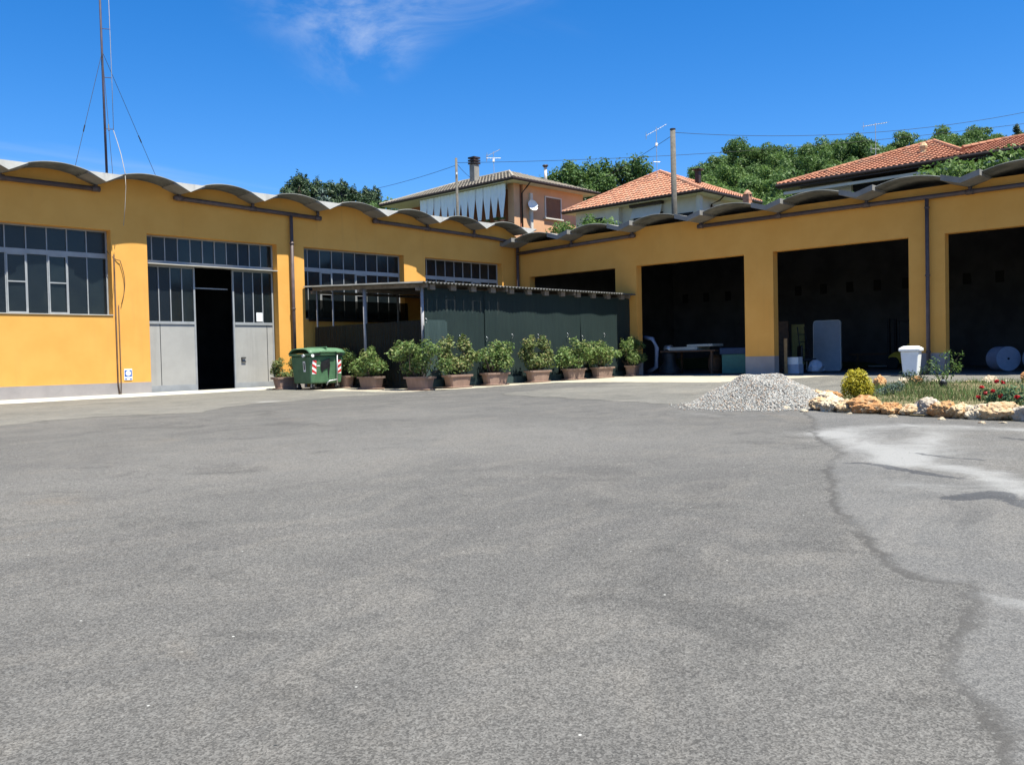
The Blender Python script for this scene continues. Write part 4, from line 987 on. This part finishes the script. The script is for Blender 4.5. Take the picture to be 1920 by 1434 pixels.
t = thing('garden_lamp', 'small dark garden lamp at the foot of the sapling', 'lamp', (-9.3, -21.95, gz(-9.3, -21.95)+.1))
build('body', MB().lathe([(.06, 0), (.07, .02), (.08, .15), (.05, .18)], 12), 'black', t); build('lens', MB().lathe([(.05, .181), (.02, .195)], 12), 'steel', t)

# ------------------------------------------------------------------ houses behind
def tile_face(A, B, TL, TR, wave=.3, course=.36, amp=.035):
    A, B, TL, TR = map(Vector, (A, B, TL, TR)); U = (B-A); L_ = U.length; U = U/L_
    up_ = (TL-A)-U*(TL-A).dot(U); h_ = up_.length; up_ /= h_; N_ = U.cross(up_)
    if N_.z < 0: N_ = -N_
    uL = (TL-A).dot(U); uR = (TR-A).dot(U); rows_ = []
    nc = max(1, int(h_/course)); us_ = np.arange(0, L_+wave/6, wave/6)
    for c in range(nc):
        for e in (0, .98):
            v_ = (c+e)*h_/nc; q = v_/h_; lo, hi = uL*q, L_+(uR-L_)*q
            r_ = []
            for u_ in us_:
                uu = min(max(u_, lo), hi); off = amp*abs(math.sin(PI*uu/wave))+(.055 if e == 0 else .0)
                p = A+U*uu+up_*v_+N_*off; r_.append(tuple(p))
            rows_.append(r_)
    return MB().grid(rows_)
def ridge(mb, pts, r=.09):
    pts = [Vector(p) for p in pts]
    for a, b in zip(pts[:-1], pts[1:]):
        n_ = max(2, int((b-a).length/.38)); st = [a.lerp(b, i/n_)+Vector((0, 0, .05)) for i in range(n_+1)]
        for p, q in zip(st[:-1], st[1:]): mb.tube([p, q], r*1.08, 7, r*.9)
    return mb
def eaves(house, x0, x1, y0, y1, z, ov):
    build('soffit', MB().box(x0+.02, x1-.02, y0+.02, y1-.02, z-.14, z-.10), 'soffit_white', house, True)
    g = MB()
    g.tube([(x0-.03, y1, z-.04), (x0-.03, y0-.03, z-.04), (x1, y0-.03, z-.04)], .085, 8)
    build('gutter', g, 'gutter', house, True)
    build('fascia', MB().box(x0, x0+.02, y0+.02, y1, z-.16, z+.02).box(x0, x1, y0, y0+.02, z-.16, z+.02), 'gutter', house, True)
def shuttered(house, a, b, z0, z1, y, mat='shutter'):
    wn_ = build('window', MB().box(a-.1, a, y-.05, y+.05, z0, z1).box(b, b+.1, y-.05, y+.05, z0, z1).box(a-.1, b+.1, y-.05, y+.05, z1, z1+.1), 'soffit_white', house, True)
    build('sill', MB().box(a-.18, b+.18, y-.16, y+.05, z0-.1, z0-.002), 'soffit_white', wn_, True)
    sh = MB(); nz_ = int((z1-z0)/.07)
    for k_ in range(nz_):
        zz_ = z0+(z1-z0)*k_/nz_; sh.add([(a, y+.03, zz_), (b, y+.03, zz_), (b, y-.01, zz_+.065), (a, y-.01, zz_+.065)], [(0, 1, 2, 3)])
    sh.box(a, b, y+.035, y+.045, z0, z1); build('shutter', sh, mat, wn_, True)

# house with the curtained balcony
x0, x1, y0, y1, ze = 15.7, 25.5, 14.8, 29.7, 13.3
H1 = thing('balcony_house', 'orange house with grey tiled roof and white curtained balcony', 'house', (20, 20, 5))
rf = build('roof', tile_face((x0, y1, ze), (x0, y0, ze), (20.3, 24.8, 15.0), (20.3, 19.5, 15.0), .34), 'tile_grey', H1, True)
build('roof', tile_face((x0, y0, ze), (x1, y0, ze), (20.3, 19.5, 15.0), (20.9, 19.5, 15.0), .34), 'tile_grey', H1, True)
build('roof', MB().add([(x1, y0, ze), (x1, y1, ze), (20.9, 24.8, 15.), (20.9, 19.5, 15.)], [(0, 1, 2, 3)]).add([(x0, y1, ze), (x1, y1, ze), (20.9, 24.8, 15), (20.3, 24.8, 15)], [(0, 1, 2, 3)]), 'tile_grey', H1, True)
build('ridge_tiles', ridge(MB(), [(x0, y1, ze), (20.3, 24.8, 15), (20.3, 19.5, 15), (x0, y0, ze)]), 'tile_grey', H1, True)
eaves(H1, x0, x1, y0, y1, ze, 1)
build('wall', MB().box(18.2, x1-.9, 16.0, y1-1, 4.5, ze-.14), 'brick', H1, True)
build('wall', MB().box(17.7, x1-.9, 15.75, 15.99, 4.5, ze-.14), 'orange_wall', H1, True)
build('pillar', MB().box(16.75, 17.35, 15.75, 16.35, 9.0, ze-.14), 'orange_wall', H1, True)
build('wall', MB().box(17.4, 17.69, 15.9, 16.3, 8, ze-.14), 'brick', H1, True)
build('balcony_slab', MB().box(16.3, 18.2, 15.75, 28.5, 9.0, 9.25), 'soffit_white', H1, True)
build('column', MB().box(18.35, 18.62, 15.6, 15.745, 5, 12.6), 'soffit_white', H1, True)
rl = MB().tube([(16.4, 15.8, 10.35), (16.4, 28.4, 10.35)], .03, 6).tube([(16.4, 15.8, 10.35), (16.75, 15.8, 10.35)], .03, 6)
for y in np.arange(15.8, 28.5, .18): rl.tube([(16.4, y, 9.25), (16.4, y, 10.35)], .012, 4)
build('railing', rl, 'gutter', H1, True)
shuttered(H1, 20.15, 21.85, 11.0, 12.5, 15.73)
build('downpipe', MB().tube([(17.6, 14.9, 13.2), (17.6, 15.2, 12.95), (17.5, 15.65, 12.5), (17.5, 15.65, 8)], .05, 8), 'gutter', H1, True, True)
ch = build('chimney', MB().box(17.98, 18.5, 20.98, 21.5, 13.6, 15.5), 'soffit', H1, True)
for z in (15.55, 15.76, 15.97): build('cap_slab', MB().box(17.9, 18.58, 20.9, 21.58, z, z+.12), 'gutter', ch, True)
build('cap_core', MB().box(18.05, 18.43, 21.05, 21.43, 15.5, 16.1), 'gutter', ch, True)
vp_ = build('vent_pipe', MB().tube([(21.9, 17.2, 13.8), (21.9, 17.2, 15.15)], .11, 10), 'soffit_white', H1, True, True)
build('cowl', MB().lathe([(.1, 15.14), (.24, 15.3), (.2, 15.36)], 12, (21.9, 17.2)), 'gutter', vp_, True)
# curtain of white strips
CU = thing('balcony_curtain', 'long white curtain of pointed strips hanging on the orange house balcony', 'curtain', (16.15, 20, 10.9))
build('rail', MB().tube([(16.12, 15.9, 13.12), (16.12, 25.4, 13.12)], .025, 6), 'alu', CU, True)
ye = np.linspace(15.98, 25.15, 13); rg = np.random.default_rng(8)
for k_ in range(12):
    a, b = ye[k_], ye[k_+1]; rows_ = []; bot = 10.72+rg.uniform(-.05, .1); sp = .66+rg.uniform(-.1, .1); lean = rg.uniform(-.1, .1) if k_ < 9 else .18
    for j in range(15):
        q = j/14; z = 13.08+(bot-13.08)*q; nar = 0 if q < .3 else (q-.3)/.7*sp
        aa, bb = a-.01+nar*(b-a)*.95*(.55), b+.01-nar*(b-a)*.95*(.45)
        aa += lean*max(0, q-.3); bb += lean*max(0, q-.3)
        rows_.append([(16.12+.05*math.sin(6.28*s_*2+k_)*(1-.3*q), aa+(bb-aa)*s_, z) for s_ in np.linspace(0, 1, 9)])
    build('strip', MB().grid(rows_), 'cloth', CU, True, True)
    for s_ in (.15, .5, .85): build('hook', MB().tube([(16.12, a+(b-a)*s_, 13.07), (16.12, a+(b-a)*s_, 13.14)], .02, 5), 'alu', CU, True)
for k_, y in enumerate((17.1, 18.0, 16.5)):
    t = thing('balcony_flowerpot', f'small terracotta flowerpot on the balcony rail, {["middle", "farthest", "nearest"][k_]} of three', 'flowerpot', (16.3, y, 10.3), 0, 'flowerpots on the balcony rail')
    build('pot', MB().lathe([(.1, 0), (.16, .26), (.17, .28)], 12), 'tile_red', t)
    v, f_ = leaf_cloud([(0, 0, .4, .22, .22, .16)], 120, .1, 650+k_, .5, .3); mesh_np('foliage', v, f_, 'leaf_shrub', t)
t = thing('satellite_dish', 'white satellite dish on the side wall of the orange house', 'dish', (18.4, 15.4, 11.7))
rows_ = [[(r_*.42*math.cos(a), -.42*.3*(1-r_**2)*-1, r_*.42*math.sin(a)) for a in np.linspace(0, 2*PI, 25)] for r_ in np.linspace(.02, 1, 8)]
d_ = build('reflector', MB().grid(rows_), 'dish', t, False, True); d_.rotation_euler = (math.radians(-18), 0, math.radians(-15))
build('arm', MB().tube([(0, .1, -.42), (0, -.5, -.2)], .015, 5), 'alu', t); build('receiver', MB().tube([(0, -.5, -.2), (0, -.42, -.15)], .04, 8), 'black', t)
build('bracket', MB().tube([(0, .15, 0), (0, .36, 0)], .03, 6), 'alu', t)
def antenna(label, x, y, z0, z1, yagi, ang):
    t = thing('roof_antenna', label, 'antenna', (x, y, z0), math.radians(ang), 'television antennas on the roofs')
    build('mast', MB().tube([(0, 0, -.2), (0, 0, z1-z0)], .022, 6), 'alu', t)
    for (h_, l, el, tilt) in yagi:
        b_ = build('boom', MB().tube([(-l*.5, 0, h_-tilt*l*.5), (l*.5, 0, h_+tilt*l*.5)], .018, 5), 'alu', t)
        e_ = MB()
        for q in np.linspace(-.48, .48, el): e_.tube([(l*q, -.22, h_+tilt*l*q), (l*q, .22, h_+tilt*l*q)], .008, 4)
        build('element', e_, 'alu', b_)
        build('reflector', MB().tube([(-l*.5, 0, h_-tilt*l*.5-.28), (-l*.5, 0, h_-tilt*l*.5+.28)], .012, 4).tube([(-l*.46, .1, h_-tilt*l*.5-.2), (-l*.46, .1, h_-tilt*l*.5+.2)], .01, 4), 'alu', b_)
    build('amplifier_box', MB().box(-.08, .08, -.06, .06, (z1-z0)*.62, (z1-z0)*.62+.2), 'white', t)
    return t
antenna('television antenna on the grey roof of the orange house', 18.3, 19.2, 14.2, 16.2, [(1.9, 1.0, 8, .5), (1.5, 1.1, 6, -.0)], -40)

# cream house with red hip roof
x0, x1, y0, y1, ze = 19.54, 27.2, 1.94, 13.62, 11.06
ap = (23.3, 7.7, 13.55)
H2 = thing('hip_roof_house', 'small cream house with red hipped tile roof in the middle', 'house', (23, 7, 5))
build('roof', tile_face((x0, y1, ze), (x0, y0, ze), ap, ap, .30, .36, .05), 'tile_red', H2, True)
build('roof', tile_face((x0, y0, ze), (x1, y0, ze), ap, ap, .30, .36, .05), 'tile_red', H2, True)
build('roof', MB().add([(x1, y0, ze), (x1, y1, ze), ap], [(0, 1, 2)]).add([(x0, y1, ze), (x1, y1, ze), ap], [(0, 1, 2)]), 'tile_red', H2, True)
build('ridge_tiles', ridge(MB(), [(x0, y1, ze), ap, (x0, y0, ze)], .11), 'tile_red', H2, True); build('ridge_tiles', ridge(MB(), [ap, (x1, y0, ze)], .11), 'tile_red', H2, True)
eaves(H2, x0, x1, y0, y1, ze, .9)
build('wall', MB().box(20.5, x1-.9, 2.9, 9.0, 4.5, ze-.14).box(20.45, x1-.9, 9.0, y1-.8, 4.5, ze-.14), 'cream_wall', H2, True)
build('wall', MB().box(20.1, 20.449, 9.0, y1-.8, 4.5, ze-.14), 'cream_wall', H2, True)
for a, b, z0, z1 in ((10.4, 12.1, 9.0, 10.35),):
    w_ = build('window', MB().box(20.06, 20.095, a, b, z0, z1), 'dark_void', H2, True)
    build('bar', MB().box(20.05, 20.06, (a+b)/2-.02, (a+b)/2+.02, z0, z1).box(20.05, 20.06, a, b, z0+.6, z0+.64), 'frame', w_, True)
w_ = build('window', MB().box(20.44, 20.49, 5.6, 8.0, 8.5, 10.2), 'dark_void', H2, True)
build('awning_box', MB().box(20.1, 20.44, 5.5, 8.1, 10.72, 10.98), 'gutter', H2, True)
build('awning_cloth', MB().add([(20.4, 5.6, 10.72), (20.4, 8.0, 10.72), (20.05, 8.0, 9.95), (20.05, 5.6, 9.95)], [(0, 1, 2, 3)]), 'soffit_white', H2, True, solid=.02)
w_ = build('window', MB().box(20.43, 20.49, 3.3, 4.5, 8.6, 9.9), 'dark_void', H2, True)
build('pillar', MB().box(20.1, 20.4, 2.5, 2.8, 5, ze-.14), 'cream_wall', H2, True)
build('window', MB().box(22.0, 23.2, 2.84, 2.89, 9.2, 10.4), 'shutter', H2, True)
build('downpipe', MB().tube([(22.2, 1.95, 10.98), (22.2, 2.3, 10.7), (22.0, 2.8, 10.5), (22.0, 2.8, 7)], .05, 8), 'gutter', H2, True, True)
ch = build('chimney', MB().box(22.65, 22.95, 4.15, 4.45, 12.2, 13.0), 'gutter', H2, True); build('cowl', MB().box(22.5, 23.1, 4.0, 4.6, 13.06, 13.14).box(22.62, 22.98, 4.12, 4.48, 13.0, 13.06), 'gutter', ch, True)
antenna('tall television antenna beside the ridge of the cream house', 22.2, 7.2, 13.0, 16.4, [(3.2, 1.5, 9, .55), (1.0, .5, 3, .0)], -35)
t = thing('small_chimney', 'short red clay chimney pot between the two red roofs', 'chimney', (19.4, -1.25, 8.5))
build('stack', MB().box(-.2, .2, -.2, .2, 0, 1.75), 'tile_red', t); build('cap', MB().lathe([(.28, 1.76), (.2, 1.9), (.05, 2.05)], 10), 'tile_red', t)

# house with the long red roof
H3 = thing('long_roof_house', 'low house with wide red tiled roof behind the right wing', 'house', (22, -12, 4.5))
x0, ze = 17.19, 10.11; A_ = (22.2, -11.2, 12.13)
build('roof', tile_face((x0, -4.34, ze), (x0, -14.6, ze), A_, A_, .28, .34, .05), 'tile_red_old', H3, True)
build('roof', MB().add([(x0, -4.34, ze), (27.2, -4.34, ze), A_], [(0, 1, 2)]).add([(27.2, -4.34, ze), (27.2, -14.6, ze), A_], [(0, 1, 2)]).add([(x0, -14.6, ze), (27.2, -14.6, ze), A_], [(0, 1, 2)]), 'tile_red_old', H3, True)
build('roof', tile_face((x0-.05, -12.9, ze), (x0-.05, -26, ze), (20.9, -15.0, 11.32), (20.9, -24, 11.32), .28, .34, .05), 'tile_red_old', H3, True)
build('roof', MB().add([(x0-.05, -12.9, ze), (20.9, -15, 11.32), (24, -12.9, ze)], [(0, 1, 2)]).add([(20.9, -15, 11.32), (20.9, -24, 11.32), (24.6, -26, ze), (24.6, -12.9, ze)], [(0, 1, 2, 3)]), 'tile_red_old', H3, True)
build('ridge_tiles', ridge(MB(), [(x0, -4.34, ze), A_, (x0+1.0, -13.9, ze+.45)], .11), 'tile_red_old', H3, True)
build('ridge_tiles', ridge(MB(), [(19.3, -13.6, 10.9), (20.9, -15, 11.32), (20.9, -24, 11.32)], .11), 'tile_red_old', H3, True)
build('gutter', MB().tube([(x0-.05, -4.3, ze-.06), (x0-.1, -26, ze-.06)], .1, 8), 'gutter', H3, True)
build('soffit', MB().box(x0+.02, 27, -26, -4.36, ze-.2, ze-.12), 'gutter', H3, True)
build('fascia', MB().box(x0+.0, x0+.018, -26, -4.34, ze-.24, ze-.02), 'gutter', H3, True)
build('beam', MB().box(x0+.25, x0+.4, -26, -4.6, ze-.55, ze-.40), 'soffit_white', H3, True)
build('wall', MB().box(18.4, 26.8, -26, -5.4, 3.5, ze-.2), 'dark_void', H3, True); build('wall', MB().box(18.2, 18.399, -8.2, -5.2, 3.5, ze-.2), 'cream_wall', H3, True)
bl = MB(); 
for y in np.arange(-12, -8.4, .16): bl.box(17.6, 17.65, y, y+.1, 8.4, 9.1)
build('balustrade', bl, 'gutter', H3, True)
ch = build('chimney', MB().lathe([(.30, 10.75), (.2, 10.95), (.16, 11.2), (.2, 11.3), (.22, 11.42), (.1, 11.6)], 8, (19.6, -11.55)), 'rock_cream', H3, True)
build('chimney', MB().box(18.5, 19.0, -6.7, -6.3, 10.4, 10.75), 'gutter', H3, True)
antenna('television antenna rising behind the wide red roof', 29.2, -5.2, 9.5, 15.5, [(5.9, 2.0, 10, .2), (4.3, .7, 4, 0)], -25)

# poles and wires
t = thing('utility_pole', 'thick grey wooden pole standing in front of the cream house', 'pole', (14.0, .45, 5.5)); build('shaft', MB().tube([(0, 0, -1), (-.05, 0, 8.1)], .17, 12, .15), 'wood_pole', t, False, True)
build('cap', MB().tube([(-.05, 0, 8.1), (-.05, 0, 8.16)], .165, 12), 'gutter', t)
t = thing('utility_pole', 'thin weathered wooden pole in front of the white balcony curtain', 'pole', (10.2, 14.7, 5.5)); build('shaft', MB().tube([(0, 0, -1), (-.03, 0, 8.3)], .11, 10, .08), 'wood_pole', t, False, True)
build('insulator', MB().tube([(-.12, -.1, 7.2), (-.12, -.1, 7.35)], .05, 8), 'white', t)
def wire(label, a, b, sag, r=.014):
    a, b = Vector(a), Vector(b); pts = [a.lerp(b, q)+Vector((0, 0, -sag*4*q*(1-q))) for q in np.linspace(0, 1, 17)]
    tag(build('overhead_wire', MB().tube(pts, r, 5), 'wire', smooth=True), label, 'wire', 'overhead wires')
wire('wire running left from the thin pole over the conifers', (10.2, 14.7, 13.35), (12.5, 35, 14.2), .4)
wire('long wire from the thin pole across the roofs to the right', (10.2, 14.7, 13.5), (36, -13.3, 15.2), .55)
wire('short steep wire from the thick pole to behind the cream roof', (13.95, .45, 13.3), (26, 16, 14.2), .1)
wire('wire from the thick pole sagging to the right edge', (13.95, .45, 13.45), (36, -12.8, 16.0), .75)
wire('short wire from the thin pole down to the orange house roof', (10.2, 14.7, 13.45), (17.0, 20.0, 14.0), .1)

# ------------------------------------------------------------------ trees
def make_tree(seed, h, w, nleaf, size, mat, kind):
    rg = np.random.default_rng(seed); lobes = []
    if kind == 'broad':
        for q in range(34):
            a = rg.uniform(0, 2*PI); r_ = w*.40*math.sqrt(rg.random()); zc_ = rg.uniform(.3, .9)*h; k_ = 1-.7*abs(zc_/h-.55)
            lobes.append((r_*math.cos(a)*k_, r_*math.sin(a)*k_, zc_, w*rg.uniform(.08, .17), w*rg.uniform(.08, .17), h*rg.uniform(.045, .10)))
        lobes.append((0, 0, h*.9, w*.14, w*.14, h*.1))
        v, f_ = leaf_cloud(lobes, nleaf, size, seed+1, .35, .45, .65); th = h*.45
    elif kind == 'pine':
        for q in range(46):
            z = .22+.74*(q+rg.random())/46; a = rg.uniform(0, 2*PI); r_ = w*.46*(1.06-z)*rg.uniform(.45, 1.2)
            lobes.append((r_*math.cos(a), r_*math.sin(a), z*h, w*.135*(1.25-z*.85), w*.135*(1.25-z*.85), h*.035))
        lobes.append((0, 0, h*.95, w*.045, w*.045, h*.06))
        v, f_ = leaf_cloud(lobes, nleaf, size, seed+1, .5, .45, .35); th = h*.9
    else:
        for lev in np.linspace(.1, .97, 13):
            nb = 7
            for b_ in range(nb):
                a = 2*PI*b_/nb+lev*9+rg.uniform(-.3, .3); R_ = w*.5*(1-lev)**.85+.12
                for q in (.35, .65, .95): lobes.append((R_*q*math.cos(a), R_*q*math.sin(a), lev*h-.25*R_*q, R_*.16+.1, R_*.16+.1, .13+h*.012))
        v, f_ = leaf_cloud(lobes, nleaf, size, seed+1, .3, .3, .3); th = h*.95
    ends = [l[:3] for l in lobes[::max(1, len(lobes)//8)]]
    co = mesh_np('crown', v, f_, mat); cm = co.data; bpy.data.objects.remove(co)
    to = build('trunk', limb_mesh(th, .02*h+.05, ends, seed), 'bark', smooth=True); tm = to.data; bpy.data.objects.remove(to)
    return cm, tm
BR = [make_tree(700+i, 10, 8.5, 9500, .28, 'leaf_tree_light' if i % 2 else 'leaf_tree', 'broad') for i in range(5)]
TL_ = [make_tree(740+i, 14, 7.5, 9000, .29, 'leaf_tree' if i else 'leaf_grey', 'broad') for i in range(3)]
PN = [make_tree(720+i, 11, 6.5, 9000, .29, 'needle', 'pine') for i in range(3)]
SP = [make_tree(730, 10, 6.5, 15000, .34, 'needle_blue', 'spruce'), make_tree(731, 12, 6, 5200, .35, 'needle', 'spruce')]
def tree(var, x, y, sc, label, cat='tree', group=None, name='tree', z=None):
    z = float(hill(np.array(x), np.array(y))-.5) if z is None else z
    t = thing(name, label, cat, (x, y, z), random.uniform(0, 6.28), group); t.scale = (sc, sc, sc*random.uniform(.92, 1.1))
    link(bpy.data.objects.new('crown', var[0]), t); link(bpy.data.objects.new('trunk', var[1]), t)
    return t
F2 = Vector((.7256, .6880)); R2 = Vector((.6880, -.7256))
def pos(ww, v): return (-31.277+F2.x*ww+R2.x*v, -29.185+F2.y*ww+R2.y*v)
# wooded hill
rg = random.Random(21); nt = 0
for row, ww in enumerate(np.arange(88, 170, 6.4)):
    for v in np.arange(17+.02*ww, .585*ww, 4.7):
        w_, v_ = ww+rg.uniform(-2.5, 2.5), v+rg.uniform(-2.2, 2.2)
        x, y = pos(w_, v_); crest = ww > 142
        pine = rg.random() < (.6 if crest and v > 45 else (.10 if v > 60 else .03))
        if pine: tree(rg.choice(PN), x, y, rg.uniform(.72, .98), 'dark pine in the wooded hillside behind the red roofs', 'tree', 'trees on the wooded hill', 'pine_tree')
        else: tree(rg.choice(BR), x, y, rg.uniform(.78, 1.1), 'broadleaf tree in the wooded hillside behind the red roofs', 'tree', 'trees on the wooded hill', 'broadleaf_tree')
        nt += 1
# tall trees between the houses
for k_, (ww, v, sc, i_) in enumerate(((99, 5.2, 1.02, 1), (100, 7.0, 1.1, 2), (99, 8.8, 1.12, 1), (100, 10.2, 1.17, 2), (100, 12.0, 1.15, 0), (101, 13.8, 1.08, 1), (97, 6.1, .86, 0), (96, 11.3, .85, 2))):
    x, y = pos(ww, v); tree(TL_[i_], x, y, sc, f'tall leafy tree in the clump between the orange and cream houses, {ORD[k_]}' if k_ < 6 else f'shorter leafy tree in front of the clump between the houses, {ORD[k_-6]}', 'tree', 'clump of trees between the houses', 'broadleaf_tree')
# conifers left of the orange house
for k_, (ww, v, sc) in enumerate(((96, -23.1, 1.1), (101, -23.6, 1.24), (98, -22.2, 1.25), (104, -22.8, 1.29), (99, -21.0, 1.14), (106, -21.8, 1.29), (102, -20.3, 1.17), (97, -18.6, 1.15), (108, -20.0, 1.25), (103, -18.6, 1.23), (110, -19.1, 1.23), (99, -16.6, 1.12), (105, -16.9, 1.13), (112, -17.4, 1.26), (101, -15.1, 1.09), (107, -15.5, 1.2))):
    x, y = pos(ww, v); t = tree(PN[k_ % 3], x, y, sc, f'dark pine, {ORD[k_]} from the left in the group behind the left roof', 'tree', 'conifers left of the orange house', 'pine_tree')
    t.scale = (sc*1.02, sc*1.02, sc*1.03)
for k_, (ww, v, sc, var, lb) in enumerate(((80, -16.1, .98, SP[0], 'pale blue spruce before the dark pines'), (92, -11.8, .96, BR[2], 'low tree beside the orange house eave'), (96, -17.0, .92, BR[4], 'low rounded tree below the pines'), (95, -14.4, .95, BR[1], 'low tree left of the orange house wall'), (94, -19.6, .84, BR[3], 'low leafy tree at the foot of the left pines'), (120, -31.3, 1.27, PN[2], 'tiny pine top far left above the roof'))):
    x, y = pos(ww, v); tree(var, x, y, sc, lb, 'tree', 'conifers left of the orange house', 'pine_tree' if 'pine top' in lb or 'spruce' in lb else 'broadleaf_tree')
# greenery just behind the roof
def bush(label, x, y, z, lobes, n, size, mat, seed, name='climbing_shrub'):
    t = thing(name, label, 'shrub', (x, y, z))
    v, f_ = leaf_cloud(lobes, n, size, seed, .4, .35, .5); mesh_np('foliage', v, f_, mat, t)
    st = MB()
    for lo in lobes: st.tube([(lo[0]*.6, lo[1]*.6, -1.5), (lo[0], lo[1], lo[2])], .03, 5, .01)
    build('stem', st, 'bark', t)
rg = np.random.default_rng(31)
lb = [(rg.uniform(-.4, .4), q, .55+.12*q+rg.uniform(-.2, .3)+(.5 if q < -.2 else 0), .5, .55, .4) for q in np.linspace(-2.6, 2.2, 14)]
bush('feathery green shrub above the roof corner before the orange house', 13.6, 7.3, 7.9, lb, 1500, .2, 'ivy', 41)
lb = [(rg.uniform(-.5, .5), q, rg.uniform(-.2, .5), .5, .5, .4) for q in np.linspace(-2.7, 2.7, 11)]
bush('scraggly shrub above the right wing before the wide roof house', 14.2, -9.0, 8.0, lb, 1000, .2, 'ivy', 42)
lb = [(rg.uniform(-.6, .6), q, rg.uniform(-.3, .6)+.5*max(0, -q*.35), .7, .7, .55) for q in np.linspace(-4.5, 3.0, 22)]
bush('large glossy green bush above the right wing at the frame edge', 14.3, -16.6, 8.55, lb, 3800, .24, 'ivy', 43)
lb = [(0, q, rg.uniform(-.4, .9), .5, .5, .5) for q in np.linspace(-.8, .6, 5)]
bush('small bright bush left of the wide roof house', 14.8, -5.3, 7.9, lb, 500, .2, 'leaf_tree_light', 44)
